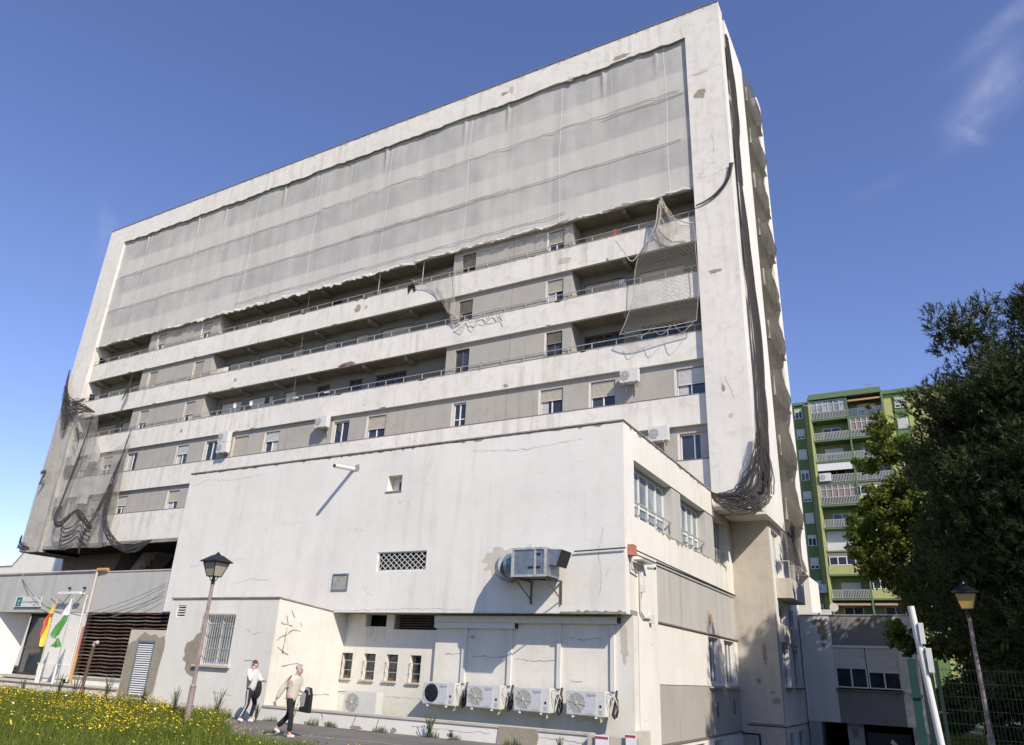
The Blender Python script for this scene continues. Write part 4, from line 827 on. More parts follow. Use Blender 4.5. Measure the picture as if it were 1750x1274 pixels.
# sagging wires on the fascia
def sag(p,q,s_,n_=10):
    p=Vector(p);q=Vector(q); return [tuple(p.lerp(q,i/n_)-Vector((0,0,s_*4*(i/n_)*(1-i/n_)))) for i in range(n_+1)]
for k,(p,q,s_,lb) in enumerate([((-38.0,20.1,3.3),(-33.5,20.1,1.7),.35,'uppermost sagging wire from the roof pipe down to the flags'),((-38.0,20.1,3.28),(-34.6,20.1,1.75),.4,'lower sagging wire from the roof pipe towards the flags'),((-32.2,20.1,1.55),(-27.15,19.95,2.7),.12,'highest of three wires rising to the white block'),((-32.2,20.1,1.45),(-27.15,19.95,2.6),.2,'middle of three wires rising to the white block'),((-30.5,20.1,1.4),(-27.15,19.95,2.4),.15,'lowest of three wires rising to the white block'),((-35.2,20.1,2.4),(-32.6,20.1,1.7),.15,'short wire crossing above the strip light')]):
    cable('wire',lb,sag(p,q,s_),.012,'cableg')
# ================================================================ nets
def grid_obj(name,fn,nu,nv,mat,parent=None,smooth=True):
    V=[];F=[]
    for j in range(nv+1):
        for i in range(nu+1): V.append(fn(i/nu,j/nv))
    for j in range(nv):
        for i in range(nu): q=j*(nu+1)+i; F.append((q,q+1,q+nu+2,q+nu+1))
    return MB().add(V,F).build(name,mat,parent,smooth)
UN=thing('facade_debris_net','huge pale debris net stretched over the upper storeys of the tower','netting',(-31.6,30.1,22.3))
rn=random.Random(31); ph=[rn.uniform(0,6) for _ in range(8)]
def netedge(x): return 22.36+.05*math.sin(x*2.1+ph[0])+.05*math.sin(x*5.3+ph[1])+.04*math.sin(x*11+ph[2])
def unet(u,v):
    x=IX0+.02+(IX1-IX0-.04)*u; zt=31.97; z=netedge(x)+(zt-netedge(x))*v
    s_=3.08; fr_=abs(((x+55.6)/s_)%1-.5)*2
    pin=math.exp(-((fr_-1)/.07)**2)*max(0,min(1,(z-29.6)/2))*(.5+.5*math.sin(math.floor((x+55.6)/s_+.5)*2.3)); y=30.19-.12*pin-.03*(1-fr_**2)-.012*math.sin(x*1.1+z*.5+ph[3])-.006*math.sin(x*4.1+z*.6)
    return (x,y,z)
grid_obj('net_sheet',unet,640,80,M['netl'],UN)
x=IX0+.5; k=0
while x<IX1:
    pts=[unet((x+.04*math.sin(t*9+k)-IX0)/(IX1-IX0),t) for t in np.linspace(0,1,14)]
    sm=MB()
    for i in range(13):
        p,q=pts[i],pts[i+1]; wd=.022 if k%2 else .010
        sm.add([(p[0]-wd,p[1]-.012,p[2]),(p[0]+wd,p[1]-.012,p[2]),(q[0]+wd,q[1]-.012,q[2]),(q[0]-wd,q[1]-.012,q[2])],[(0,1,2,3)])
    sm.build('seam',M['seam'],UN); x+=3.08/2*(1 if k%2 else 1.0)*2; k+=1
r_=random.Random(8)
for (zz,x0,x1,amp) in ((28.5,-55,-33,.02),(28.62,-33,-7.8,.10),(25.43,-55.4,-7.8,.012),(28.35,-12.5,-7.9,.10),(25.55,-30,-18,.06),(22.9,-40,-14,.06)):
    pts=[];x=x0
    while x<x1: pts.append((x,30.11,zz+r_.uniform(-amp,amp)*.8)); x+=r_.uniform(.25,.8)
    MB().tube(pts,.014,4).build('hem_cord',M['cableg'],UN)
# ragged bottom hem with loose folds
V=[];F=[];x=IX0;r_=random.Random(14);hem=MB()
while x<IX1-.2:
    wd=r_.uniform(.3,.9); d=r_.uniform(.03,.14)*(1.6 if -45<x<-25 else .8); z0=netedge(x); z1=netedge(min(x+wd,IX1)); y0=30.08-r_.random()*.06
    hem.add([(x,30.17,z0+.1),(min(x+wd,IX1),30.17,z1+.1),(min(x+wd*.8,IX1),y0,z1-d),(x+wd*.35,y0-.04,z0-d*1.1),(x+wd*.1,y0,z0-d*.3)],[(0,1,2,3,4)]); x+=wd*.7
hem.build('ragged_hem',M['netl'],UN)
# left grey shade net
LN=thing('left_shade_net','torn grey shade net sagging over the left corner and lower storeys of the tower','netting',(-53,29.8,6.5))
def colsheet(name,cols,mat,parent,nu=60,nv=50,y0=29.8,amp=.05,fz=1.2,fx=5,ph_=0):
    X=[c[0] for c in cols];T_=[c[1] for c in cols];B_=[c[2] for c in cols]
    def fn(u,v):
        x=X[0]+(X[-1]-X[0])*u; zt=np.interp(x,X,T_); zb=np.interp(x,X,B_); z=zb+(zt-zb)*v
        y=y0-amp*(math.sin(z*fz+x*1.3+ph_)+.6*math.sin(x*fx+z*.7+ph_)+.35*math.sin(z*6.5+x*2)+.25*math.sin(x*13+z*2))
        return (x,y,float(z))
    return grid_obj(name,fn,nu,nv,mat,parent)
colsheet('pilaster_sheet',[(-57.9,20.6,6.5),(-57.6,19.2,6.45),(-57.0,17.9,6.4),(-56.2,17.5,6.5),(-55.4,17.3,6.45)],M['netg'],LN,60,200,29.93,.022,2.0,4)
colsheet('lower_sheet',[(-55.4,17.3,6.45),(-54.4,17.4,6.5),(-53.2,16.4,6.45),(-52.2,16.1,6.4),(-51.6,14.0,6.45),(-50.8,13.2,6.5),(-49.6,12.95,6.45),(-48.4,13.6,6.4),(-47.6,14.4,6.45),(-47.45,10,6.5)],M['netg'],LN,90,200,29.78,.035,1.5,4,1)
MB().add([(-57.93,29.95,20.6),(-57.93,29.95,6.5),(-57.93,34,6.5),(-57.93,32,19)],[(0,1,2,3)]).build('side_sheet',M['netg'],LN)
def bundle(name,pts,wd,mat,parent,seed=0,strands=7,tw=.0,r=.008):
    strands=strands*3; r_=random.Random(seed); mb=MB()
    for s_ in range(strands):
        o0=(s_/(strands-1)-.5); pa,pb=r_.uniform(0,6),r_.uniform(0,6); jt=r_.uniform(-.1,.1); off=[(o0+jt+.13*math.sin(i*.45+pa)+.035*math.sin(i*1.9+pb)+.03*math.sin(i*3.1+pa*2))*wd[i] for i in range(len(pts))]; oy=[.10*math.sin(i*.3+pb)*min(.6,wd[i]) for i in range(len(pts))]
        P=[]
        for i in range(len(pts)):
            j=min(i+1,len(pts)-1); h=max(i-1,0); dx,dz=pts[j][0]-pts[h][0],pts[j][2]-pts[h][2]; L_=math.hypot(dx,dz)+1e-6
            P.append((pts[i][0]-dz/L_*off[i],pts[i][1]+oy[i],pts[i][2]+dx/L_*off[i]))
        # ribbon
        for i in range(len(P)-1):
            w0=wd[i]/strands*.75+r; w1=wd[i+1]/strands*.75+r
            p,q=Vector(P[i]),Vector(P[i+1]); d=(q-p).normalized(); nn=Vector((-d.z,0,d.x))
            mb.add([tuple(p-nn*w0),tuple(p+Vector((0,-w0*.6,0))),tuple(p+nn*w0),tuple(q+nn*w1),tuple(q+Vector((0,-w1*.6,0))),tuple(q-nn*w1)],[(0,1,4,5),(1,2,3,4)])
    return mb.build(name,mat,parent,smooth=True)
def smoothpts(pts,n_=6):
    out_=[]
    P=[Vector(p) for p in pts]; P=[2*P[0]-P[1]]+P+[2*P[-1]-P[-2]]
    for i in range(1,len(P)-2):
        for k in range(n_):
            t=k/n_; a0,a1,a2,a3=P[i-1],P[i],P[i+1],P[i+2]
            out_.append(tuple(.5*((2*a1)+(a2-a0)*t+(2*a0-5*a1+4*a2-a3)*t*t+(3*a1-a0-3*a2+a3)*t*t*t)))
    out_.append(tuple(P[-2])); return out_
def sb(name,pts,wds,mat,parent,seed,strands=6):
    P=smoothpts(pts); W_=np.interp(np.linspace(0,len(pts)-1,len(P)),range(len(pts)),wds); return bundle(name,P,list(W_),mat,parent,seed,strands)
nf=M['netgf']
sb('fold',[(-57.7,29.7,20.6),(-57.4,29.7,18.8),(-56.8,29.65,17.5),(-56.1,29.6,16.5),(-55.9,29.6,15.4)],[.1,.5,.8,.9,.3],nf,LN,1,8)
sb('fold',[(-57.4,29.6,19.2),(-56.4,29.5,17.9),(-55.2,29.5,17.4),(-54.2,29.55,17.6)],[.2,.4,.5,.15],nf,LN,2,5)
sb('fold',[(-55.5,29.5,17.2),(-54.6,29.5,16.9),(-53.6,29.5,16.7),(-52.3,29.5,16.3)],[.6,.7,.4,.05],nf,LN,3,5)
sb('fold',[(-52.5,29.5,16.1),(-52.6,29.5,14.5),(-52.9,29.5,12.5),(-53.3,29.45,10),(-53.7,29.5,8.6),(-52.7,29.4,8.1),(-51.3,29.4,8.9),(-50.4,29.4,8.5),(-48.9,29.4,7.6)],[.1,.12,.25,.2,.25,.5,.2,.5,.3],nf,LN,4,5)
sb('fold',[(-47.45,29.55,14.5),(-47.7,29.5,12.5),(-48.0,29.45,10.8),(-47.9,29.4,9.2),(-47.6,29.4,8.0),(-46.6,29.3,7.0),(-45.2,29.3,6.25),(-43.6,29.3,6.15),(-42.3,29.4,6.6)],[.06,.12,.6,.5,.45,.4,.5,.55,.1],nf,LN,5,6)
sb('fold',[(-48.0,29.45,10.6),(-48.6,29.45,9.4),(-49.2,29.4,8.0),(-49.8,29.4,6.9),(-49.6,29.4,6.0)],[.3,.35,.3,.3,.1],nf,LN,6,5)
sb('fold',[(-54.2,29.5,15.3),(-53.6,29.45,14.7),(-53.2,29.45,14.0)],[.2,.2,.05],nf,LN,7,4)
for k in range(5):
    z=8.3-.28*k; sb('fold',[(-52.9+.1*k,29.55,z+.1),(-52.2,29.5,z-.5),(-51.2,29.5,z-.35),(-50.5,29.5,z+.12*(4-k)),(-49.9,29.5,z-.35),(-49.0,29.5,z-.65)],[.04,.06,.08,.05,.07,.04],nf,LN,10+k,2)
sb('fold',[(-57.3,29.55,12.2),(-56.6,29.5,12.1),(-57.0,29.5,11.2)],[.2,.3,.05],nf,LN,20,4)
sb('fold',[(-57.8,29.7,6.95),(-57.0,29.7,6.75),(-56.2,29.7,6.6)],[.45,.35,.1],nf,LN,21,5)
sb('fold',[(-49.35,29.8,18.9),(-49.45,29.75,17.8),(-49.7,29.7,16.9)],[.12,.35,.05],nf,LN,22,4)
patch(LN,Ymap(29.5),-57.3,7.3,.18,.35,'dark',seed=200,name='torn_hole')
# dark swag on the right corner and along the side
RN=thing('right_corner_net','dark gathered net hanging down the right corner of the tower to a bunched swag','netting',(-5.8,29.8,6.3))
def xs_b(name,pts,wd,seed,strands=6):
    """bundle lying on the side face: width spreads along Y"""
    strands=strands*3; r_=random.Random(seed); P=smoothpts(pts,5); W_=np.interp(np.linspace(0,len(pts)-1,len(P)),range(len(pts)),wd); mb=MB()
    for s_ in range(strands):
        pa,pb=r_.uniform(0,6),r_.uniform(0,6); ob=s_/(strands-1)-.5+r_.uniform(-.1,.1); ox=[.05*math.sin(i*.35+pa)+.03 for i in range(len(P))]
        for i in range(len(P)-1):
            y0=P[i][1]+(ob+.12*math.sin(i*.4+pb))*W_[i]; y1=P[i+1][1]+(ob+.12*math.sin(i*.4+.4+pb))*W_[i+1]; h0=W_[i]/strands*.6+.012; h1=W_[i+1]/strands*.6+.012
            mb.add([(P[i][0],y0-h0,P[i][2]),(P[i][0]+.05+ox[i],y0,P[i][2]),(P[i][0],y0+h0,P[i][2]),(P[i+1][0],y1+h1,P[i+1][2]),(P[i+1][0]+.05+ox[i+1],y1,P[i+1][2]),(P[i+1][0],y1-h1,P[i+1][2])],[(0,1,4,5),(1,2,3,4)])
    return mb.build(name,nf,RN,smooth=True)
xs_b('fold',[(-5.8,31.0,32.0),(-5.75,31.3,29.5),(-5.75,31.6,27.0),(-5.75,31.2,25.0),(-5.72,31.0,22.5)],[.3,.9,.9,.6,.4],31,7)
xs_b('fold',[(-5.72,31.0,23.0),(-5.7,31.2,20),(-5.68,31.4,17),(-5.65,31.5,14),(-5.65,31.4,11.5),(-5.65,31.0,9.5),(-5.65,30.5,8.0),(-5.8,29.9,7.0)],[.3,.8,1.0,1.3,1.4,1.2,1.0,.8],32,9)
sb('fold',[(-5.55,29.7,9.6),(-5.65,29.6,8.6),(-6.0,29.6,7.6),(-6.5,29.6,6.95),(-7.4,29.7,7.0)],[.15,.35,.6,.6,.1],nf,RN,33,7)
sb('fold',[(-5.4,29.8,6.9),(-5.8,29.6,6.55),(-6.5,29.6,6.6),(-7.2,29.6,6.75),(-7.7,29.8,7.1)],[.2,.6,.7,.5,.1],nf,RN,34,7)
sb('fold',[(-5.45,29.75,8.8),(-5.35,29.8,7.8),(-5.45,29.8,6.9)],[.2,.3,.3],nf,RN,35,4)
sb('fold',[(-7.62,29.93,21.12),(-7.2,29.9,21.2),(-6.6,29.9,21.5),(-6.05,29.9,22.1),(-5.8,29.9,23.0)],[.05,.08,.12,.15,.2],nf,RN,36,5)
# side balcony net
SN=thing('side_balcony_net','brownish net draped over the column of side balconies on the tower','netting',(-5.1,37,6))
def snet(u,v):
    y=35.35+4.2*u; z=5.0+28.4*v; zb=((z-7.0)/3.05)%1
    zc=(z-7.03)/3.05; tri=abs((zc%1)-.17); tri=min(tri,1-tri)*2; k=math.floor(zc)
    bulge=.26*(1-tri)+.19+.04*math.sin(k*2.7)+.03*math.sin(y*5+z*1.3); bulge*=min(1,u*5)*min(1,(1-u)*3.2)
    return (-5.90+bulge*1.1+.025*math.sin(z*5+y*3),y,z)
grid_obj('net_sheet',snet,16,150,M['nets'],SN)
# white diamond nets
def diamond(name,label,L_,R_,n_,m_,parent_loc,y,r=.008,billow=.2,tears=0,seed=0):
    """L_,R_: left and right boundary polylines (x,z) top to bottom"""
    t=thing(name,label,'netting',parent_loc)
    def lerp(P,v):
        k=np.linspace(0,1,len(P)); return np.array([np.interp(v,k,[p[0] for p in P]),np.interp(v,k,[p[1] for p in P])])
    r_=random.Random(seed)
    def pt(u,v):
        a_=lerp(L_,v);b_=lerp(R_,v); p=a_+(b_-a_)*u; s_=math.sin(u*7+v*5+seed)*.06
        return Vector((p[0]+.03*math.sin(v*20+u*6),y-billow*math.sin(math.pi*u)*v-s_,p[1]-.08*math.sin(u*math.pi)))
    V=[];F=[]
    def strand(p,q):
        d=(q-p); 
        if d.length<1e-4: return
        nn=Vector((-d.z,0,d.x)).normalized()*r; k=len(V)
        V.extend([tuple(p-nn),tuple(p+Vector((0,-r,0))),tuple(p+nn),tuple(q+nn),tuple(q+Vector((0,-r,0))),tuple(q-nn)]); F.extend([(k,k+1,k+4,k+5),(k+1,k+2,k+3,k+4)])
    for i in range(n_+1):
        for j in range(m_):
            for s_ in (1,-1):
                i2=i+s_
                if (i+j)%2==0 and 0<=i2<=n_:
                    if tears and math.sin(i*.9+j*.35)>1-tears: continue
                    strand(pt(i/n_,j/m_),pt(i2/n_,(j+1)/m_))
    o=MB().add(V,F).build('mesh_cords',M['rope'],t)
    e=MB(); e.tube([tuple(pt(0,v)) for v in np.linspace(0,1,18)],.016,4); e.tube([tuple(pt(1,v)) for v in np.linspace(0,1,18)],.014,4); e.tube([tuple(pt(u,1)) for u in np.linspace(0,1,14)],.02,4); e.build('edge_cord',M['rope'],t)
    return t
rnet=diamond('hanging_cord_net','torn white cord net hanging in a point from the upper net over the right balconies',[(-9.3,22.05),(-9.45,20.9),(-9.8,20.0),(-10.6,19.0),(-10.75,18.0),(-10.9,16.8),(-11.2,15.7),(-11.6,15.0)],[(-9.25,22.05),(-9.0,21.1),(-8.4,20.2),(-7.75,20.0),(-7.72,18.5),(-7.72,17.2),(-7.75,15.8),(-7.9,15.0)],34,86,(-9.5,29.8,14.5),29.85,.0055,.15,0,1)
sw=MB(); sw.tube(smoothpts([(-9.3,29.7,22.0),(-9.0,29.65,20.9),(-8.2,29.65,20.2),(-7.75,29.8,20.1)]),.03,4); sw.tube(smoothpts([(-9.4,29.7,21.6),(-9.6,29.65,20.3),(-10.3,29.65,19.2),(-10.8,29.65,18.7),(-11.2,29.7,19.3),(-11.7,29.8,20.2)]),.035,4)
sw.tube(smoothpts([(-9.35,29.72,21.8),(-9.3,29.65,20.9),(-9.5,29.6,20.0),(-9.9,29.65,19.5)]),.03,4); sw.tube(smoothpts([(-9.2,29.72,21.7),(-8.7,29.62,20.7),(-8.5,29.6,20.0),(-8.6,29.65,19.6)]),.025,4)
for k in range(3): sw.tube(smoothpts([(-10.9+k*1.0,29.8,14.95),(-10.5+k*1.0,29.7,14.6-.06*k),(-10.0+k*1.0,29.8,14.95)]),.012,4)
sw.build('loose_cords',M['rope'],rnet)['kind']='stuff'; MB().tube([(-9.05,29.6,21.3),(-9.0,29.6,20.9)],.05,5).build('orange_tag',M['orange'],rnet)
mnet=diamond('hanging_cord_net','torn white cord net draped over the railing left of the middle window bay',[(-24.6,21.1),(-24.3,20.9),(-23.4,20.5),(-22.6,19.8),(-22.2,19.0),(-21.8,18.4),(-21.2,17.9)],[(-21.6,21.25),(-21.5,20.8),(-21.5,20.2),(-21.45,19.6),(-21.4,19.0),(-21.2,18.4),(-20.7,17.9)],24,34,(-22.5,29.9,18),30.05,.006,.1,0,2)
sw=MB(); r_=random.Random(4); x=-21.2; pts=[]
while x<-18.0: pts.append((x,30.1+r_.uniform(-.05,.05),17.65+r_.uniform(-.25,.2))); x+=.22
sw.tube(pts,.018,4); sw.tube([(p[0]+.08,p[1]-.02,p[2]-.18*(i%3)) for i,p in enumerate(pts)],.014,4); sw.build('loose_cords',M['rope'],mnet)['kind']='stuff'
dv=thing('rail_pole','thin vertical pole standing on the top railing','pole',(-28,30.3,21)) if False else None
for k,(x,lb) in enumerate(((-27.3,'thin grey pole on the top railing, left of the torn white net'),(-24.0,'thin grey pole on the top railing just above the torn white net'))):
    tag(MB().tube([(x,30.32,20.9),(x,30.32,22.35)],.022,5).build('slim_pole',M['rail']),lb,'pole')
# satellite dishes and odds on balcony C
def dish(x,z,lb):
    t=thing('satellite_dish',lb,'satellite dish',(x,30.2,z),'white satellite dishes on the lowest balcony rail')
    vs=[];fs=[];n_=14
    for j in range(4):
        r=.2*j/3
        for i in range(n_): th=2*math.pi*i/n_; vs.append((x+math.cos(th)*r*.85,30.22-.0-.06*(j/3)**2+.06,z+math.sin(th)*r))
    for j in range(3):
        for i in range(n_): k=(i+1)%n_; fs.append((j*n_+i,j*n_+k,(j+1)*n_+k,(j+1)*n_+i))
    MB().add(vs,fs).build('reflector',M['frame'],t); MB().tube([(x,30.22,z-.25),(x+.1,29.95,z)],.012,4).tube([(x,30.3,z),(x,30.34,z-.5)],.02,4).build('arm',M['rail'],t)
dish(-38.1,15.15,'white satellite dish on the lowest balcony rail, left one'); dish(-36.6,15.1,'white satellite dish on the lowest balcony rail, right one')
cl=tag(MB().box(-35.4,-35.05,30.2,30.28,14.9,15.3).build('hanging_cloth',M['blackcloth']),'small dark cloth over the lowest balcony rail','cloth')
cl=tag(MB().poly([(-24.95,20.85),(-24.5,20.95),(-24.35,20.4),(-24.5,20.45),(-24.6,20.75),(-24.85,20.35)],.1,.16).build('hanging_cloth',M['blackcloth']),'black garment hanging from the top railing beside the torn net','cloth'); cl.location=(0,30.1,0)
# ---- things left on the balconies
for k,(x,z,wd,h,m_,lb) in enumerate([(-40.6,17.95,.55,.35,'shut','pale folded blanket on the second balcony rail, left end'),(-40.0,17.9,.35,.45,'shutw','white towel on the second balcony rail beside the folded blanket'),(-12.0,21.0,.12,.4,'flagred','small red cloth on the top right railing'),(-11.7,18.0,.3,.35,'greycloth','grey cloth over the middle right balcony rail'),(-54.2,17.85,.3,.35,'greycloth','grey cloth on the rail of the left end balcony'),(-33.0,14.95,.35,.06,'frame','white rod lying on the lowest balcony rail'),(-30.5,14.95,.35,.06,'frame','short white pipe on the lowest balcony rail, right of the white rod')]):
    o=MB().box(x,x+wd,30.29,30.36,z-h*.5,z+h*.5); q=MB(); n_=6
    for j in range(n_): a0=x+wd*j/n_; a1=x+wd*(j+1)/n_; q.add([(a0,30.27,z-h*.5),(a1,30.25 if j%2 else 30.29,z-h*.5),(a1,30.25 if j%2 else 30.29,z+h*.5),(a0,30.27,z+h*.5)],[(0,1,2,3)])
    o.add(q.v,q.f); tag(o.build('hung_cloth' if h>.1 else 'white_rod',M[m_]),lb,'cloth' if h>.1 else 'rod')
# ================================================================ rear wing on the right
Wg=thing('rear_wing','two-tone grey and white wing with shuttered window above dark garage openings, right','building',(-3.8,38,-4))
WgY=Ymap(38.0)
MB(WgY).wall(-6.05,-4.72,-1.42,3.02,0,.3,[]).build('white_wall',M['white'],Wg); MB(WgY).box(-2.12,-1.45,0,.3,-1.42,3.02).build('white_wall',M['white'],Wg)
MB(WgY).box(-4.718,-2.122,.0,.3,1.76,3.0).build('grey_panel',M['greydark'],Wg); MB(WgY).box(-4.718,-2.122,.0,.3,-1.42,-.06).build('grey_panel',M['greydark'],Wg)
MB(WgY).box(-4.718,-2.122,.28,.33,-.06,1.76).build('room_backing',M['dark'],Wg)
MB(WgY).box(-6.05,-1.45,-.03,.35,3.022,3.06).build('coping',M['coping'],Wg)
MB(WgY).box(-4.72,-2.12,-.02,.2,1.66,1.755).build('shutter_box',M['frame'],Wg)
window(Wg,-4.71,-3.44,.0,1.655,WgY,shut=.50,mull=1,dep=.06,sh='shutw'); window(Wg,-3.40,-2.13,.0,1.655,WgY,shut=.58,mull=1,dep=.06,sh='shutw')
MB(WgY).box(-4.8,-2.05,-.12,.05,-.12,-.062).build('window_sill',M['sill'],Wg)
MB().box(-1.75,-1.451,38.3,50,-4.2,3.0).box(-6.0,-5.7,38.3,50,-4.2,3.0).build('flank_wall',M['grey'],Wg)
MB().box(-5.99,-1.46,38.31,50,2.8,2.95).box(-5.99,-1.46,38.31,50,-1.41,-1.3).build('floor_slab',M['slab'],Wg)
for a_,b_,c_ in ((-6.05,-5.55,.05),(-4.55,-3.9,.6),(-1.95,-1.45,.05)): MB(WgY).box(a_,b_,c_,.9,-4.2,-1.422).build('garage_pier',M['greylight'],Wg)
MB(WgY).box(-6,-1.5,4,4.2,-4.2,-1.42).build('garage_back_wall',M['dark'],Wg)
MB(WgY).box(-3.85,-2.1,.9,.95,-4.2,-1.75).build('garage_door',M['black'],Wg)
MB(WgY).box(-4.35,-4.12,.57,.6,-2.0,-1.65).build('small_sign',M['ink'],Wg)
MB(WgY).poly([(-5.55,2.72),(-5.35,2.85),(-5.0,2.82),(-4.85,2.6),(-4.95,2.45),(-4.8,2.3),(-4.88,2.1),(-4.95,1.95),(-5.15,1.92),(-5.2,2.15),(-5.3,2.3),(-5.25,2.5)],-.006,.002).build('bare_patch',M['bare'],Wg)
patch(Wg,WgY,-5.1,1.75,.09,.1,'bare',seed=301); 
MB().box(-5.9,-5.2,38.6,39.2,3.06,3.2).box(-5.1,-4.7,38.4,38.8,3.06,3.32).build('roof_box',M['acbody'],Wg)
# odd: board leaning in garage
tag(MB().add([(-2.75,37.6,-1.9),(-2.1,37.5,-2.6),(-2.1,37.55,-2.7),(-2.85,37.65,-2.05)],[(0,1,2,3)]).build('pale_board',M['paper']),'pale board leaning in the dark garage opening','board')
# garage-level retaining wall along the drive
rw=tag(MB().box(-1.42,-1.12,9.0,37.9,-4.4,-1.60).build('retaining_wall',M['greylight']),'grey retaining wall between the sunken drive and the grass','wall')
# ================================================================ green apartment block
GB=thing('green_apartment_block','tall green apartment block with two columns of balconies in the distance','apartment block',(-5,112,-1.65))
GY=Ymap(110.0)
fl=[35.3-3.07*i for i in range(13)]
MB(GY).box(-18,-3.4,.3,14,-3,38.3).box(-3.39,8,.2,14,-3,38.5).build('block_body',M['gwall'],GB)
MB(GY).box(-18,-13,-.1,.299,38.4,38.8).box(-12.99,-3.5,-2.0,.29,38.3,39.1).box(-3.45,8.2,-.2,.19,38.5,39.05).build('roof_cornice',M['gtrim'],GB)
MB(GY).box(-15.4,-14.1,.15,.299,-3,38.4).build('window_strip',M['gdark'],GB)
MB(GY).box(-2.2,-.55,.05,.199,-3,38.9).build('window_strip',M['gdark'],GB)
MB(GY).box(-13.15,-12.85,-1.7,.29,-3,38.7).build('fin_wall',M['gwall'],GB); MB(GY).box(-8.15,-7.95,-1.8,.29,-3,38.7).box(-3.6,-3.4,-1.8,.19,-3,38.7).build('fin_wall',M['gtrim'],GB)
rmesh=None
r_=random.Random(77)
for i,z in enumerate(fl):
    if z<2: break
    for (x0,x1,s_) in ((-15.3,-14.2,i%3),(-2.05,-.75,(i+1)%3)):
        window(GB,x0,x1,z+1.0,z+2.5,Ymap(110.15 if x0<-5 else 110.05),shut=[.3,.7,.9][s_],mull=1,dep=-.10,sh='shutw',fw=.09)
    for c,(x0,x1) in enumerate(((-12.85,-8.15),(-7.95,-3.6))):
        MB(GY).box(x0,x1,-1.75,.29,z-.22,z).build('balcony_slab',M['gtrim'],GB)
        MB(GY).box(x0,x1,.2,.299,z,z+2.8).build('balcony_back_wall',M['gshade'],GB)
        style=[(0,3),(1,2),(1,1),(4,1),(2,5),(1,9),(6,9),(5,9),(1,7),(8,8),(1,1)][min(i,10)][c]
        window(GB,x0+1.1,x0+3.5,z+.05,z+2.2,Ymap(110.2),shut=.0 if i%2 else .4,mull=1,dep=-.1,sh='shutw',fw=.09,name='balcony_door')
        if style not in (5,7):
            g=MB(GY); g.box(x0,x1,-1.76,-1.70,z+1.02,z+1.08); g.box(x0,x1,-1.76,-1.70,z+.08,z+.12)
            nb=24
            for k in range(nb): xx=x0+(x1-x0)*(k+.5)/nb; g.box(xx-.035,xx+.035,-1.75,-1.71,z+.12,z+1.02)
            g.build('balcony_railing',M['grail' if style not in (3,) else 'steel'],GB)
        if style in (0,2):   # glazed enclosure
            g=MB(GY)
            for k in range(7): xx=x0+.1+(x1-x0-.2)*k/6; g.box(xx-.06,xx+.06,-1.68,-1.6,z+1.1,z+2.75)
            g.box(x0,x1,-1.68,-1.6,z+2.72,z+2.84).box(x0,x1,-1.66,-1.61,z+2.1,z+2.2); e_=g.build('enclosure_frame',M['grail'],GB)
            MB(GY).box(x0+.1,x1-.1,-1.6,-1.58,z+1.1,z+2.7).build('pane',M['pinkcurtain' if style==2 else 'glassf'],e_)
        if style==4: MB(GY).box(x0+.05,x1-.05,-1.66,-1.6,z+1.75,z+2.8).build('white_blind',M['shutw'],GB)
        if style==5:
            MB(GY).box(x0,x1,-1.76,-1.66,z,z+1.1).build('solid_parapet',M['gwall'],GB); window(GB,x0+.2,x1-.2,z+1.15,z+2.3,Ymap(108.3),mull=3,dep=0,fw=.1); MB(GY).box(x0,x1,-1.66,-1.6,z+2.3,z+2.8).build('awning',M['pinkcurtain'],GB)
        if style==6: MB(GY).box(x0+.05,x1-.05,-.6,-.55,z,z+2.8).build('white_partition',M['shutw'],GB)
        if style in (3,8): MB(GY).add([(x0+.1,-1.7,z+2.45),(x1-.1,-1.7,z+2.45),(x1-.1,-.2,z+2.75),(x0+.1,-.2,z+2.75),(x0+.1,-1.7,z+2.2),(x1-.1,-1.7,z+2.2)],[(0,1,2,3),(4,5,1,0)]).build('awning',M['awning'],GB)
        if style==7: MB(GY).box(x0,x1,-1.76,-1.66,z,z+1.1).build('solid_parapet',M['gwall'],GB); window(GB,x0+.2,x1-.6,z+1.15,z+2.5,Ymap(108.3),mull=3,dep=0,fw=.1)
        if style==9: MB(GY).box(x0+.3,x1-.1,-1.6,-1.5,z+1.9,z+2.7).build('beige_awning',M['shut'],GB)
for (x,z,lb) in ((-14.2,11.6,'white air conditioner low on the green block beside the tower edge'),(-11.9,26.3,'white air conditioner on a left balcony of the green block')):
    ac('air_conditioner',lb,x,109.4 if x<-13 else 108.0,z,w_=1.5,h_=1.1,d_=.5)
an=thing('rooftop_aerial','small television aerial on the green block roof','aerial',(-5,112,39))
MB().tube([(-5,112,38),(-5,112,41.2)],.05,4).tube([(-5.7,112,41),(-4.3,112,41)],.04,4).tube([(-5.5,112,40.4),(-4.5,112,40.4)],.04,4).build('mast',M['steel'],an)
sd=thing('satellite_dish','cream satellite dish on the corner of a low green-block balcony','satellite dish',(-13.0,108,9))
mb=MB(); disc(mb,(-12.7,108.0,9.6),.55,n=14); mb.build('reflector',M['shut'],sd); MB().tube([(-12.7,108,9.6),(-12.6,109,9.2)],.04,4).build('arm',M['rail'],sd)
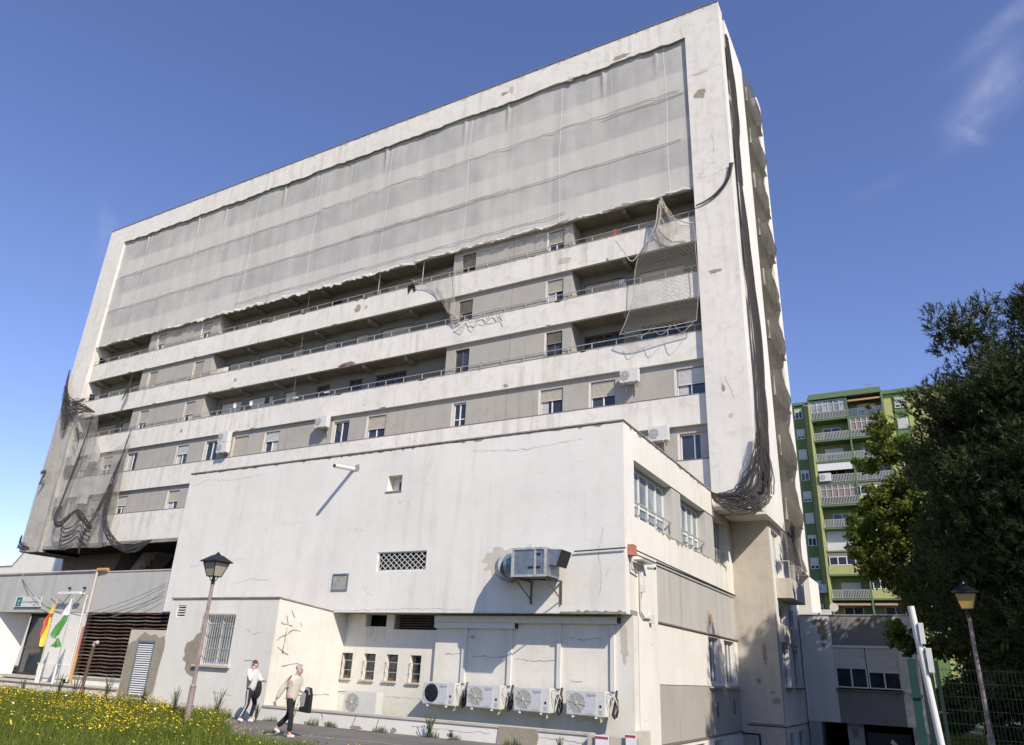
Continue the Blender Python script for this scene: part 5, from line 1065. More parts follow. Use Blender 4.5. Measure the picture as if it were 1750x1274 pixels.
# ================================================================ street lamps
def lamp(x,y,zb,zt,label,glassm,lean=0):
    t=thing('street_lamp',label,'street lamp',(x,y,zb),'old-style lantern street lamps'); H0=zt-.62
    MB().tube([(x,y,zb),(x,y,zb+.9)],.075,10).tube([(x,y,zb+.9),(x,y,zb+.95)],[.09,.055],10).build('base',M['lampole'],t)
    MB().tube([(x,y,zb+.95),(x,y,H0-.18)],[.05,.045],10).build('post',M['lampole'],t)
    b=MB(); b.tube([(x,y,H0-.2),(x,y,H0-.02)],[.055,.04],8)
    for k in range(4):
        th=math.pi/4+math.pi/2*k; dx,dy=math.cos(th),math.sin(th); b.tube([(x+dx*.03,y+dy*.03,H0-.14),(x+dx*.09,y+dy*.09,H0-.06),(x+dx*.12,y+dy*.12,H0+.0)],.012,4)
    b.build('cradle',M['lanternblack'],t)
    r0,r1=.13,.235; z0,z1=H0,H0+.36
    c=[(-1,-1),(1,-1),(1,1),(-1,1)]
    g=MB(); g.add([(x+i*r0*.97,y+j*r0*.97,z0) for i,j in c]+[(x+i*r1*.97,y+j*r1*.97,z1) for i,j in c],[(0,1,5,4),(1,2,6,5),(2,3,7,6),(3,0,4,7),(0,3,2,1)]); g.build('lantern_glass',M[glassm],t)
    fr_=MB()
    for i,j in c: fr_.tube([(x+i*r0,y+j*r0,z0),(x+i*r1,y+j*r1,z1)],.013,4)
    for z,r in ((z0,r0),(z1,r1)):
        for k in range(4): p=c[k];q=c[(k+1)%4]; fr_.tube([(x+p[0]*r,y+p[1]*r,z),(x+q[0]*r,y+q[1]*r,z)],.015,4)
    fr_.build('lantern_frame',M['lanternblack'],t)
    rf=MB(); R1=.31
    rf.add([(x+i*R1,y+j*R1,z1+.01) for i,j in c]+[(x+i*R1*.95,y+j*R1*.95,z1+.04) for i,j in c]+[(x+i*.10,y+j*.10,z1+.2) for i,j in c],[(0,1,5,4),(1,2,6,5),(2,3,7,6),(3,0,4,7),(4,5,9,8),(5,6,10,9),(6,7,11,10),(7,4,8,11),(8,9,10,11),(0,3,2,1)])
    rf.tube([(x,y,z1+.2),(x,y,z1+.25)],[.10,.05],8); rf.tube([(x,y,z1+.25),(x,y,z1+.29)],[.035,.02],8); rf.build('lantern_roof',M['lanternblack'],t)
    return t
lamp(-17.15,14.0,-1.6,2.66,'black lantern lamp with clear panes at the grass edge, left','lglass')
lamp(.46,22.0,-1.8,2.53,'black lantern lamp with amber panes before the dark trees, right','lamber')
# ================================================================ right: pole, post, fence
po=thing('white_pole','leaning white pole with bracket plates beside the green gate post','pole',(-.33,14.2,-1.8))
MB().tube([(-.30,14.2,-1.8),(-.50,14.2,1.28)],.052,12).build('shaft',M['pipew'],po)
MB().box(-.43,-.36,14.12,14.2,.70,1.02).box(-.38,-.30,14.12,14.2,.28,.64).build('bracket_plate',M['pipew'],po)
MB().tube([(-.50,14.2,1.02),(-.44,14.18,1.02),(-.42,14.18,.70)],.02,6).tube([(-.46,14.2,.64),(-.38,14.18,.64),(-.35,14.18,.26)],.02,6).build('bracket_rod',M['pipew'],po)
gf=thing('green_mesh_fence','green welded wire fence before the lamp and trees on the right','fence',(2,20,-1.8))
def post(x,y,z0,z1,w_=.06): return MB().box(x-w_,x+w_,y-w_,y+w_,z0,z1).build('post',M['greenpaint'],gf)
for x in (3.0,6.0): post(x,20,-1.85,.62,.03)
nl=MB()
for k in range(9): z=-1.7+.27*k; nl.box(-.5,7,19.995,20.005,z,z+.012)
nl.build('horizontal_wires',M['fencewire'],gf)
nl=MB(); x=-.5
while x<7: nl.box(x,x+.006,19.985,19.995,-1.75,.52); x+=.075
o=nl.build('vertical_wires',M['fencewire'],gf); o['kind']='stuff'
gp=thing('green_gate_post','teal-green painted steel gate post with hinge collars behind the white pole','post',(-.75,17,-2))
MB().box(-.80,-.66,16.9,17.04,-4.2,.56).build('shaft',M['greenpaint'],gp); MB().box(-.84,-.62,16.86,17.08,-.12,-.06).box(-.83,-.63,16.87,17.07,-1.2,-1.1).build('hinge_collar',M['greenpaint'],gp)
gpn=tag(MB().box(-.62,-.40,17.3,17.35,-4.2,.56).box(-.35,-.29,17.3,17.35,-4.2,.56).build('gate_leaf',M['fencewire']),'dark green gate leaf seen edge-on behind the white pole','gate')
# ================================================================ vegetation
def leafcloud(name,blobs,n_,size,mat,parent,flat=.5,seed=0,asp=1.8,shell=.55):
    g_=np.random.default_rng(seed); B=np.array(blobs,float); wgt=(B[:,3]**2)*1.0; wgt/=wgt.sum(); idx=g_.choice(len(B),n_,p=wgt)
    d=g_.normal(size=(n_,3)); d/=np.linalg.norm(d,axis=1)[:,None]; rr=shell+(1-shell)*g_.random(n_)**.7; rr*=1+.12*g_.normal(size=n_)
    P=B[idx,:3]+d*rr[:,None]*B[idx,3][:,None]*np.array([1,1,.75])
    a_=g_.normal(size=(n_,3))+d*.4; a_/=np.linalg.norm(a_,axis=1)[:,None]; b_=np.cross(a_,d+.3*g_.normal(size=(n_,3))); b_/=np.linalg.norm(b_,axis=1)[:,None]+1e-9
    s_=size*(.6+.8*g_.random(n_))[:,None]
    V=np.stack([P-a_*s_*asp*.5,P+b_*s_*.5,P+a_*s_*asp*.5,P-b_*s_*.5],1).reshape(-1,3); F=np.arange(4*n_).reshape(-1,4)
    return npmesh(name,V,F,mat,parent)
def tufts(name,blobs,n_,nd,length,mat,parent,seed=0,shell=.6,wd=.012):
    g_=np.random.default_rng(seed); B=np.array(blobs,float); wgt=B[:,3]**2; wgt/=wgt.sum(); idx=g_.choice(len(B),n_,p=wgt)
    d=g_.normal(size=(n_,3)); d[:,2]=d[:,2]*.8+.25; d/=np.linalg.norm(d,axis=1)[:,None]; rr=shell+(1-shell)*g_.random(n_)**.6; rr*=1+.10*g_.normal(size=n_)
    P=B[idx,:3]+d*rr[:,None]*B[idx,3][:,None]*np.array([1,1,.85])
    ax=d*.7+np.array([0,0,.6]); ax/=np.linalg.norm(ax,axis=1)[:,None]
    P2=np.repeat(P,nd,0); AX=np.repeat(ax,nd,0); t=np.tile(np.linspace(0,1,nd),n_)
    base=P2+AX*(t*length*1.2)[:,None]; nd_=g_.normal(size=(n_*nd,3))*.55+AX*.8; nd_/=np.linalg.norm(nd_,axis=1)[:,None]
    L_=length*(.7+.5*g_.random(n_*nd))[:,None]; side=np.cross(nd_,g_.normal(size=(n_*nd,3))); side/=np.linalg.norm(side,axis=1)[:,None]+1e-9
    V=np.stack([base-side*wd,base+side*wd,base+nd_*L_],1).reshape(-1,3); F=np.arange(3*n_*nd).reshape(-1,3)
    return npmesh(name,V,F,mat,parent)
def treeobj(label,x,y,zb,name,trunk,limbs):
    t=thing(name,label,'tree',(x,y,zb)); MB().tube(trunk[0],trunk[1],9).build('trunk',M['bark'],t,smooth=True)
    if limbs:
        b=MB()
        for P_,r in limbs: b.tube(P_,r,6)
        b.build('limbs',M['bark'],t,smooth=True)
    return t
def blobs_in(c,R,n_,r,seed,zsc=1.0):
    r_=random.Random(seed); out_=[]
    for _ in range(n_):
        while True:
            p=[r_.uniform(-1,1) for _ in range(3)]
            if .25<sum(q*q for q in p)<1: break
        out_.append((c[0]+p[0]*R[0],c[1]+p[1]*R[1],c[2]+p[2]*R[2]*zsc,r*r_.uniform(.6,1.25)))
    return out_
def pine(label,x,y,zb,h,R,seed,ntuft=9000,extra=(),cb=.32):
    t=treeobj(label,x,y,zb,'pine_tree',([(x,y,zb),(x+.15,y,zb+h*.4),(x+.1,y+.1,zb+h*.92)],[.28,.2,.05]),[([(x,y,zb+h*k),(x+R*.75*math.cos(q),y+R*.75*math.sin(q),zb+h*k+1.2)],[.1,.03]) for k,q in ((.35,.5),(.42,2.6),(.5,4.2),(.58,5.6),(.65,1.6),(.72,3.3))])
    bl=[]
    for k in range(7):
        f_=k/6; zz=zb+h*(cb+(.94-cb)*f_); RR=R*math.sqrt(max(.08,1-f_**2.4))*(.9+.1*math.sin(k*2)); n_=int(13-1.3*k)
        for j in range(n_):
            th=2*math.pi*j/n_+k*.7; bl.append((x+RR*.78*math.cos(th),y+RR*.78*math.sin(th),zz+.35*math.sin(j*2.3+k),RR*.25+.55))
        bl.append((x,y,zz,RR*.5+.4))
    bl+=list(extra); r_=random.Random(seed); sub=[]
    for (bx,by,bz,br) in bl:
        for _ in range(9):
            d=Vector((r_.gauss(0,1),r_.gauss(0,1),r_.gauss(.2,.8))).normalized()*br*r_.uniform(.6,1.0); sub.append((bx+d.x,by+d.y,bz+d.z,br*r_.uniform(.22,.36)))
    tufts('crown',bl+sub,ntuft,12,.17,M['pine'],t,seed,.25,.015); leafcloud('inner_foliage',[(a_,b_,c_,d_*.68) for a_,b_,c_,d_ in bl],ntuft//3,.15,M['pine'],t,seed=seed+9,shell=.2); return t
pine('big dark pine filling the right edge above the lamp',4.4,25.5,-1.8,13.6,4.7,1,52000,extra=[(0.6,23.5,7.6,1.0),(.5,24,5.6,1.2),(1.6,23,9.6,1.0),(.4,24.2,4.2,1.0),(2.7,22.2,7.4,1.3),(3.2,22,5.5,1.5),(1.8,22.8,5.2,1.4)],cb=.26)
pine('tall pine beyond the frame whose shadow falls on the annex side',9.5,19.5,-1.8,15.0,4.5,2,5000)
pine('tall pine further back beyond the right frame edge',10.5,31.5,-1.8,17.0,5,3,5000)
bt=treeobj('leafy evergreen tree with yellowish tips in front of the green block',1.0,33.5,-1.8,'leafy_tree',([(1.0,33.5,-1.8),(.8,33.5,2),(.2,33.6,5),(-.6,33.8,9)],[.25,.2,.14,.05]),[([(.7,33.5,2.5),(-1.2,33.4,4.2),(-2.6,33.3,4.8)],[.1,.06,.02]),([(.4,33.5,4),(-1.4,33.6,6.3)],[.08,.02]),([(.3,33.5,4.5),(1.8,33.4,7)],[.09,.03]),([(.8,33.5,2),(-.7,33.3,2.2)],[.08,.02])])
bl=[(-2.5,33.2,5.9,.75),(-1.9,33.2,5.2,.95),(-1.2,33.4,6.2,1.0),(-.4,33.2,5.4,1.1),(-2.3,33.0,4.4,.7),(-1.4,33.0,4.0,.9),(-.5,33.0,3.9,1.0),(.3,33.2,4.4,1.1),(-1.6,33.4,7.3,.7),(-.8,33.4,7.6,.85),(-.2,33.3,6.7,1.0),(.5,33.5,7.7,1.1),(-1.0,33.4,9.0,.55),(-1.25,33.4,10.0,.45),(-.6,33.4,9.5,.5),(.2,33.4,9.0,.8),(-.9,33.2,3.1,.6),(-.3,33.1,2.6,.8),(.6,33.2,3.0,1.0),(1.3,33.4,4.2,1.2),(1.4,33.6,6.4,1.2),(-1.7,33.0,1.95,.55),(-1.2,33.0,1.6,.5),(-.5,33.1,1.5,.6),(.3,33,1.6,.8),(-1.9,33.3,8.6,.5),(-1.5,33.2,9.3,.5),(-1.55,33.2,10.1,.4),(-1.35,33.2,10.7,.3),(-2.2,33.2,6.9,.45),(2.4,33.6,5,1.4),(2.2,33.6,7.5,1.2),(-2.9,33.0,5.2,.35),(2.2,33.5,3,1.2)]
bl=bl+[(x+random.uniform(-.9,.9)*r,y+random.uniform(-1.6,.4),z+random.uniform(-.7,.7)*r,r*.38) for x,y,z,r in bl for _ in range(4)]
leafcloud('crown',bl,60000,.095,M['leaf'],bt,seed=5,shell=.25)
for k,(x,y,r,h,lb) in enumerate([(1.3,30,1.1,2.6,'rounded dark shrub just left of the amber lamp post'),(3.0,29,1.5,3.4,'large dark shrub right of the amber lamp post'),(5.0,30,1.8,4.0,'tall dark shrub at the right frame edge'),(-.2,36,.9,2.4,'sunlit shrub beside the rear wing corner'),(1.4,34.5,1.9,3.6,'dense shrub behind the lamp and fence')]):
    t=thing('shrub',lb,'shrub',(x,y,-1.8)); MB().tube([(x,y,-1.9),(x,y,-1.9+h*.6)],[.06,.02],5).build('stem',M['bark'],t)
    b2=blobs_in((x,y,-1.8+h*.55),(r*.75,r*.6,h*.36),16,r*.42,k+50); leafcloud('crown',b2,9000,.09,M['shrub'],t,seed=60+k,shell=.3)
for k,(x,y,r,h,lb) in enumerate([(7,38,4,9,'broad tree behind the shrubs right of the wing'),(12,24,3.5,9,'broad tree beyond the right frame edge, near'),(8.5,44,4.5,11,'broad tree at the far right behind the pine'),(4.6,31.8,3.6,12.5,'broad tree hidden behind the pine that shades the wing'),(15.0,37,4.5,11.5,'broad tree far beyond the frame that shades the wing')]):
    t=treeobj(lb,x,y,-1.8,'broad_tree',([(x,y,-1.8),(x+.1,y,-1.8+h*.6)],[.25,.12]),[])
    b2=blobs_in((x,y,-1.8+h*.62),(r*.7,r*.7,h*.33),22,r*.38,k+80); leafcloud('crown',b2,9000,.16,M['shrub'],t,seed=90+k,shell=.3)
for k,(x,y,h) in enumerate([(-34,-26,9),(-22,-30,10),(-10,-27,9),(2,-31,10),(14,-28,9),(-48,-24,10)]):  # unseen trees added to reflect in panes and hide the bright horizon
    t=treeobj(['round tree behind the viewpoint, ','round tree behind the viewpoint, ','round tree behind the viewpoint, ','round tree behind the viewpoint, ','round tree behind the viewpoint, ','round tree behind the viewpoint, '][k]+['second from left','third from left','fourth from left','fifth from left','rightmost','leftmost'][k],x,y,-1.65,'round_tree',([(x,y,-1.65),(x,y,h*.5)],[.25,.15]),[])
    leafcloud('crown',blobs_in((x,y,h*.55),(4.5,3,h*.3),14,2.2,k+120),4000,.3,M['shrub'],t,seed=130+k,shell=.3)
hg=thing('hedge','long clipped hedge behind the viewpoint','hedge',(-10,-23,-1.65))  # unseen, added to block the bright horizon mirrored in window glass
MB().box(-50,25,-23.2,-22.8,-1.7,2.2).build('hedge_core',M['shrub'],hg)
leafcloud('leaves',[(x,-23,z,1.1) for x in range(-50,26,1) for z in (-.8,.8,2.0)],14000,.22,M['shrub'],hg,seed=140,shell=.5)
# meadow
def blades(name,n_,reg,hmin,hmax,wd,mat,seed,test=None):
    g_=np.random.default_rng(seed); x=g_.uniform(reg[0],reg[1],n_); y=g_.uniform(reg[2],reg[3],n_)
    if test is not None: k=test(x,y); x=x[k];y=y[k]
    n_=len(x); z=G(x,y); h=hmin+(hmax-hmin)*g_.random(n_)**1.5; h*=.7+.5*np.sin(x*1.7+1.1)*np.sin(y*1.3)+.3
    th=g_.uniform(0,2*np.pi,n_); lean=h*(.15+.5*g_.random(n_)); lx,ly=np.cos(th)*lean,np.sin(th)*lean; sx,sy=-np.sin(th)*wd,np.cos(th)*wd
    b0=np.stack([x-sx,y-sy,z],1);b1=np.stack([x+sx,y+sy,z],1);m0=np.stack([x-sx*.7+lx*.4,y-sy*.7+ly*.4,z+h*.6],1);m1=np.stack([x+sx*.7+lx*.4,y+sy*.7+ly*.4,z+h*.6],1);tp=np.stack([x+lx,y+ly,z+h],1)
    V=np.stack([b0,b1,m1,m0,tp],1).reshape(-1,3); i=np.arange(n_)*5
    F=np.concatenate([np.stack([i,i+1,i+2],1),np.stack([i,i+2,i+3],1),np.stack([i+3,i+2,i+4],1)])
    return npmesh(name,V,F,mat)
tst=lambda x,y:(y<edgeY(x)-.05*np.abs(np.sin(x*7)))&((x<-9)|(y<11.5))&(y>-.9*x*.35)
g1=blades('meadow_grass',190000,(-40,-8,6,17.4),.09,.29,.007,M['grass'],3,tst); tag(g1,'long green meadow grass filling the lower left corner','grass'); g1['kind']='stuff'
g2=blades('verge_grass',60000,(-.9,9,16,36),.08,.3,.010,M['grass'],4,lambda x,y:(y>18)); tag(g2,'shaded grass behind the green fence on the right','grass'); g2['kind']='stuff'
g3=blades('path_edge_weeds',2600,(-19,-8,17.30,17.5),.04,.22,.006,M['weed'],5,lambda x,y:np.sin(x*3.1)+np.sin(x*7.7)>.55); tag(g3,'sparse weeds along the foot of the low wall','weeds'); g3['kind']='stuff'
def flowers(name,n_,mat,seed,r,test,reg):
    g_=np.random.default_rng(seed); x=g_.uniform(reg[0],reg[1],n_); y=g_.uniform(reg[2],reg[3],n_); k=tst(x,y)&test(x,y,g_); x=x[k];y=y[k]; n_=len(x)
    z=G(x,y)+.2+.17*g_.random(n_); m_=7; th=np.linspace(0,2*np.pi,m_,endpoint=False); rr=r*(.7+.6*g_.random(n_)); tx,ty=g_.normal(0,.35,n_),g_.normal(-.3,.3,n_)
    ring=np.stack([x[:,None]+np.cos(th)*rr[:,None],y[:,None]+np.sin(th)*rr[:,None],z[:,None]+(np.cos(th)*tx[:,None]+np.sin(th)*ty[:,None])*rr[:,None]],2)
    ctr=np.stack([x,y,z+.008],1)[:,None,:]; V=np.concatenate([ring,ctr],1).reshape(-1,3); i=(np.arange(n_)*(m_+1))[:,None]; j=np.arange(m_)[None,:]
    F=np.stack([i+j,i+(j+1)%m_,i+m_+0*j],2).reshape(-1,3); return npmesh(name,V,F,mat)
def dens(x,y,g_):
    f_=.16+.95*np.clip(np.sin(x*.75+1.0)*np.cos(y*1.1+.3)+.2,0,1)+.5*np.clip(np.sin(x*1.9)*np.sin(y*2.3)-.3,0,1); f_=f_*np.clip((y-8.5)/4,0.12,1); return g_.random(len(x))<f_*np.where(x<-19,1.25,.8)
fl1=flowers('yellow_wildflowers',34000,M['petal'],6,.018,dens,(-40,-9,8,17.3)); tag(fl1,'yellow daisy flowers scattered thickly through the meadow grass','flowers'); fl1['kind']='stuff'
fl2=flowers('white_wildflowers',90,M['petalw'],7,.04,lambda x,y,g_:g_.random(len(x))<.5,(-25,-18,12,16)); tag(fl2,'few pale flowers low in the meadow near the rusty pipe','flowers'); fl2['kind']='stuff'
def weed(label,x,y,h,seed,n_=9,ls=.05):
    t=thing('tall_weed',label,'plant',(x,y,float(G(x,y)))); r_=random.Random(seed); z=float(G(x,y)); st=MB(); V=[];F=[]
    for k in range(n_):
        a_=r_.uniform(0,6.28); hh=h*r_.uniform(.6,1.0); sp_=r_.uniform(.05,.35)*h; P=[(x,y,z),(x+math.cos(a_)*sp_*.4,y+math.sin(a_)*sp_*.3,z+hh*.55),(x+math.cos(a_)*sp_,y+math.sin(a_)*sp_*.6,z+hh)]; st.tube(P,.007,3)
        for q in range(12):
            tt=r_.uniform(.2,1); p0=Vector(P[0]).lerp(Vector(P[1]),tt*2) if tt<.5 else Vector(P[1]).lerp(Vector(P[2]),(tt-.5)*2)
            b_=r_.uniform(0,6.28); s_=ls*r_.uniform(.5,1.3)*(1.3-tt); d=Vector((math.cos(b_),math.sin(b_),r_.uniform(-.2,.8))).normalized(); e_=d.cross(Vector((0,0,1))).normalized(); i=len(V)
            V+= [tuple(p0),tuple(p0+d*s_+e_*s_*.35),tuple(p0+d*s_*2),tuple(p0+d*s_-e_*s_*.35)]; F.append((i,i+1,i+2,i+3))
    st.build('stems',M['weed'],t); MB().add(V,F).build('leaves',M['weed'],t)
weed('bushy green weed growing against the low wall near the air conditioners',-12.0,17.3,.62,1,14,.045)
weed('small weed tuft at the low wall right of the bushy weed',-11.3,17.25,.25,2,8,.04)
weed('weed sprouting at the foot of the wall below the rightmost air conditioner',-8.3,17.3,.32,3,10,.035)
for k,(x,y,h,lb) in enumerate([(-16.4,16.9,.95,'tall thin weed right of the left lamp post'),(-19.6,17.0,.8,'tall thin weed left of the woman on the phone'),(-21.5,17.0,.75,'wispy weed below the barred window'),(-24.9,16.9,.9,'dark leafy weed at the mortar patch'),(-26.2,16.6,.85,'dark weed clump round the rusty pipe'),(-27.4,16.8,.8,'weed left of the rusty pipe'),(-29.8,16.9,.6,'weed against the terrace wall under the flags'),(-22.9,16.9,.6,'weed below the louvre door, right side'),(-32.2,16.9,.5,'weed at the far left terrace wall'),(-17.7,16.8,.5,'low weed at the feet of the woman on the phone')]): weed(lb,x,y,h*1.05,10+k,16,.05)
# ================================================================ people
def skin_obj(name,verts,edges,radii,mat,parent,levels=2,root=0):
    L=wloc(parent); me=bpy.data.meshes.new(name); me.from_pydata([tuple(Vector(v)-L) for v in verts],edges,[]); o=bpy.data.objects.new(name,me); C.objects.link(o)
    sm=o.modifiers.new('s','SKIN'); sv=me.skin_vertices[0].data
    for i,r in enumerate(radii): sv[i].radius=(r,r) if isinstance(r,(int,float)) else r; sv[i].use_root=(i==root)
    sm.use_smooth_shade=True; ss=o.modifiers.new('u','SUBSURF'); ss.levels=levels; ss.render_levels=levels
    dg=bpy.context.evaluated_depsgraph_get(); dg.update(); m2=bpy.data.meshes.new_from_object(o.evaluated_get(dg)); m2.name=name
    o.modifiers.clear(); o.data=m2; m2.materials.clear(); m2.materials.append(mat); m2.polygons.foreach_set('use_smooth',[True]*len(m2.polygons)); o.parent=parent; wl[o.name]=L.copy(); return o
def chain(vs,es,rs,pts,rad,start=None):
    prev=start
    for p,r in zip(pts,rad):
        vs.append(p); rs.append(r); k=len(vs)-1
        if prev is not None: es.append((prev,k))
        prev=k
    return prev
def hand(vs,es,rs,wrist_i,wp,dirv,side,curl):
    """palm + five fingers; dirv finger direction, side across the palm, curl bend direction"""
    wp=Vector(wp);d=Vector(dirv).normalized();s=Vector(side).normalized();c=Vector(curl).normalized()
    palm=wp+d*.055; vs.append(tuple(palm)); rs.append((.034,.018)); pi_=len(vs)-1; es.append((wrist_i,pi_))
    for k,(o,l) in enumerate(((-.03,.06),(-.01,.072),(.01,.068),(.03,.055))):
        b=palm+s*o+d*.03; chain(vs,es,rs,[tuple(b),tuple(b+d*l*.5+c*.008),tuple(b+d*l*.85+c*.032)],[.0095,.0085,.007],pi_)
    b=palm-s*.03-d*.02; chain(vs,es,rs,[tuple(b-s*.012+d*.012),tuple(b-s*.022+d*.04+c*.01)],[.011,.008],pi_)
def person(label,base,yaw,J,cloth,hair,S=1.0):
    """J: joint positions in local frame (x forward, y left, z up)"""
    t=thing('person',label,'person',base); cy,sy=math.cos(yaw),math.sin(yaw)
    def w_(p): return (base[0]+(p[0]*cy-p[1]*sy)*S,base[1]+(p[0]*sy+p[1]*cy)*S,base[2]+p[2]*S)
    def wd_(p): return (p[0]*cy-p[1]*sy,p[0]*sy+p[1]*cy,p[2])
    vs=[];es=[];rs=[]
    pel=chain(vs,es,rs,[w_(J['pelvis'])],[(.14,.11)])
    ch=chain(vs,es,rs,[w_(J['waist']),w_(J['chest']),w_(J['neck0'])],[(.12,.10),(.14,.11),(.09,.075)],pel)
    hd=chain(vs,es,rs,[w_(J['neck1']),w_(J['jaw']),w_(J['head'])],[.052,.072,.092],ch)
    chest_i=pel+2
    for s_ in 'LR':
        sh=chain(vs,es,rs,[w_(J['sh'+s_]),w_(J['el'+s_]),w_(J['wr'+s_])],[.042,.032,.024],chest_i)
        hand(vs,es,rs,sh,w_(J['wr'+s_]),wd_(J['hd'+s_]),wd_(J['hs'+s_]),wd_(J['hc'+s_]))
        chain(vs,es,rs,[w_(J['hip'+s_]),w_(J['kn'+s_]),w_(J['an'+s_]),w_(J['toe'+s_])],[.085,.055,.036,.03],pel)
    skin_obj('body',vs,es,rs,M['skin'],t)
    # top
    def grow(keys,rad,mat,name):
        vs=[];es=[];rs=[]; p=chain(vs,es,rs,[w_(J[keys[0]])],[rad[0]]); q=chain(vs,es,rs,[w_(J[k]) for k in keys[1:]],rad[1:],p); return vs,es,rs
    vs=[];es=[];rs=[]; pp=J['pelvis']; hem=(pp[0],pp[1],pp[2]-.13)
    p=chain(vs,es,rs,[w_(hem),w_(J['waist']),w_(J['chest']),w_(J['neck0'])],[(.165,.15),(.155,.14),(.165,.14),(.085,.075)])
    for s_ in 'LR':
        wr=Vector(J['wr'+s_]);el_=Vector(J['el'+s_]); chain(vs,es,rs,[w_(J['sh'+s_]),w_(J['el'+s_]),w_(tuple(el_.lerp(wr,.88)))],[.088,.066,.052],2)
    skin_obj('top',vs,es,rs,M[cloth['top']],t)
    vs=[];es=[];rs=[]; p=chain(vs,es,rs,[w_(J['waist']),w_(J['pelvis'])],[(.09,.08),(.125,.115)])
    for s_ in 'LR':
        an=Vector(J['an'+s_]); kn=Vector(J['kn'+s_]); chain(vs,es,rs,[w_(J['hip'+s_]),w_(tuple(Vector(J['hip'+s_]).lerp(kn,.5))),w_(J['kn'+s_]),w_(tuple(kn.lerp(an,.9)))],[.088,.085,.066,cloth.get('cuff',.055)],p)
    skin_obj('trousers',vs,es,rs,M[cloth['legs']],t)
    for s_ in 'LR':
        vs=[];es=[];rs=[]; an=J['an'+s_]; to=J['toe'+s_]; dx=(to[0]-an[0],to[1]-an[1],to[2]-an[2]); heel=(an[0]-.05,an[1],an[2]-.045 if abs(dx[2])<.06 else an[2]-.02)
        chain(vs,es,rs,[w_(heel),w_(((an[0]+to[0])/2,an[1],(an[2]+to[2])/2-.01)),w_(to)],[.042,.046,.036]); skin_obj('shoe',vs,es,rs,M[cloth['shoe']],t)
    # hair
    h=Vector(J['head']); fw=Vector(J['face']).normalized(); vs=[];es=[];rs=[]
    back=h-fw*.028+Vector((0,0,.03)); nape=h-fw*.065-Vector((0,0,.055)); top_=h+fw*.02+Vector((0,0,.062))
    pts=[w_(tuple(top_)),w_(tuple(back)),w_(tuple(nape))]; rad=[.074,.098,.07]
    if hair[1]: pts.append(w_(tuple(nape-Vector((0,0,.07))))); rad.append(.055)
    chain(vs,es,rs,pts,rad); skin_obj('hair',vs,es,rs,M[hair[0]],t)
    lf=Vector((0,0,1)).cross(fw).normalized()
    nz=w_(tuple(h+fw*.095-Vector((0,0,.03)))); nb=w_(tuple(h+fw*.088+Vector((0,0,.005)))); MB().tube([nb,nz],[.008,.015],6).build('nose',M['skin'],t,smooth=True)
    for q in (-1,1):
        e_=h+fw*.086+lf*.032*q+Vector((0,0,.004)); p0=w_(tuple(e_)); p1=w_(tuple(e_+fw*.008)); MB().cyl(p0,p1,.011,.006,8).build('eye',M['black'],t)
        r_=h+lf*.088*q-Vector((0,0,.015)); MB().cyl(w_(tuple(r_)),w_(tuple(r_+lf*.012*q)),.022,.016,8).build('ear',M['skin'],t)
    mo=h+fw*.084-Vector((0,0,.062)); MB().cyl(w_(tuple(mo-lf*.022)),w_(tuple(mo+lf*.022)),.006,n=6).build('mouth',M['red'],t)
    return t,w_
# local frame: walking towards +x (picture right)
F_=(1,0,0)
J1=dict(pelvis=(0,0,.90),waist=(.0,0,1.03),chest=(.0,0,1.22),neck0=(.0,0,1.38),neck1=(.02,0,1.43),jaw=(.045,0,1.49),head=(.03,0,1.555),
 shL=(-.01,.17,1.33),elL=(.14,.20,1.10),wrL=(.30,.10,1.12),hdL=(.8,-.2,-.2),hsL=(0,0,1),hcL=(0,-1,0),
 shR=(.0,-.17,1.33),elR=(.10,-.25,1.08),wrR=(.06,-.17,1.36),hdR=(0,.3,1),hsR=(1,0,0),hcR=(0,1,0),
 hipL=(.0,.09,.86),knL=(.14,.09,.50),anL=(.05,.09,.09),toeL=(.19,.09,.035),hipR=(0,-.09,.86),knR=(.02,-.09,.48),anR=(-.16,-.09,.10),toeR=(-.03,-.09,.035),face=(1,-.12,-.02))
b1=(-17.75,16.5,float(G(-17.75,16.5)))
p1,w1=person('woman in white hooded top and striped dark track trousers, phone at her ear','%s' and b1,math.radians(14),J1,dict(top='hoodie',legs='navy',shoe='shoew',cuff=.05),('hairb',True),1.0)
p1['label']='person in white top and striped dark trousers, phone to ear, by the wall'
# side stripe
vs=[w1((.04,-.205,.86)),w1((.05,-.198,.68)),w1((.05,-.178,.48)),w1((-.03,-.16,.30)),w1((-.11,-.15,.16))]
st_=MB()
for i in range(4):
    a_,b_=Vector(vs[i]),Vector(vs[i+1]); st_.add([tuple(a_+Vector((-.03,0,0))),tuple(a_+Vector((.03,0,0))),tuple(b_+Vector((.03,0,0))),tuple(b_+Vector((-.03,0,0)))],[(0,1,2,3)])
st_.build('trouser_stripe',M['hoodie'],p1)
ph1=tag(MB().box(b1[0]+.035,b1[0]+.065,b1[1]-.17,b1[1]-.15,b1[2]+1.42,b1[2]+1.57).build('mobile_phone',M['phone']),'bluish mobile phone held to the ear of the person in white','phone')
jk=skin_obj('held_jacket',[(b1[0]+.30,b1[1]-.02,b1[2]+1.10),(b1[0]+.34,b1[1]-.03,b1[2]+.95),(b1[0]+.33,b1[1]-.03,b1[2]+.78),(b1[0]+.26,b1[1]-.03,b1[2]+.62)],[(0,1),(1,2),(2,3)],[.06,.085,.10,.06],M['blackcloth'],None); tag(jk,'black jacket held over the arm of the person in white','jacket')
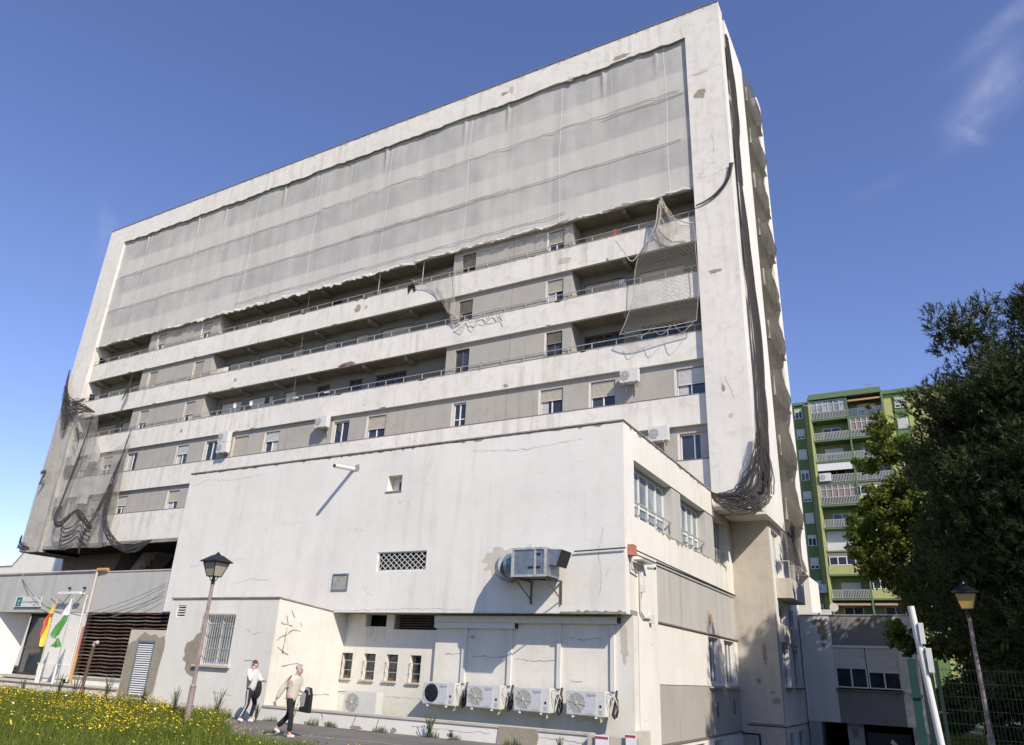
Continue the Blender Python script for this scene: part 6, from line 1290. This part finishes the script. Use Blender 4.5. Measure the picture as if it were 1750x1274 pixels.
J2=dict(pelvis=(0,0,.86),waist=(.02,0,1.0),chest=(.05,0,1.19),neck0=(.085,0,1.34),neck1=(.105,0,1.38),jaw=(.135,0,1.425),head=(.13,0,1.49),
 shL=(.05,.18,1.29),elL=(.08,.24,1.03),wrL=(.28,.18,.98),hdL=(.8,-.2,-.1),hsL=(0,0,1),hcL=(0,-1,0),
 shR=(.05,-.18,1.28),elR=(-.12,-.24,1.04),wrR=(-.24,-.25,.80),hdR=(-.15,0,-1),hsR=(1,0,0),hcR=(.3,.5,0),
 hipL=(.0,.09,.82),knL=(-.06,.09,.46),anL=(-.34,.09,.19),toeL=(-.24,.09,.07),hipR=(.02,-.09,.82),knR=(.13,-.09,.46),anR=(.14,-.09,.08),toeR=(.30,-.09,.04),face=(1,-.15,-.28))
b2_=(-13.9,14.2,-1.65)
p2,w2=person('person with silver hair in cream sweater and black trousers walking along the path',b2_,math.radians(12),J2,dict(top='sweater',legs='blackcloth',shoe='shoe',cuff=.065),('hairg',False),1.0)
q=w2((.30,.16,.98))
co=MB()
for k in range(5):
    a_=k/4; x=q[0]-.10+.26*a_; 
co=MB().poly([(q[0]-.14,q[2]-.42),(q[0]-.06,q[2]-.02),(q[0]+.02,q[2]+.12),(q[0]+.12,q[2]+.10),(q[0]+.17,q[2]-.05),(q[0]+.18,q[2]-.44)],q[1]-.05,q[1]+.05).build('held_coat',M['blackcloth']); tag(co,'black coat with grey lining over the arm of the silver-haired person','coat')
MB().poly([(q[0]-.12,q[2]-.12),(q[0]-.04,q[2]+.0),(q[0]+.04,q[2]-.02),(q[0]+.02,q[2]-.3),(q[0]-.10,q[2]-.32)],q[1]-.062,q[1]-.0505).build('grey_lining',M['greycloth'],co)
MB().poly([(q[0]+.02,q[2]+.115),(q[0]+.12,q[2]+.095),(q[0]+.165,q[2]-.04),(q[0]+.13,q[2]-.05),(q[0]+.10,q[2]+.05),(q[0]+.03,q[2]+.06)],q[1]-.062,q[1]-.0505).build('grey_lining',M['greycloth'],co)
print('objects',len(bpy.data.objects))
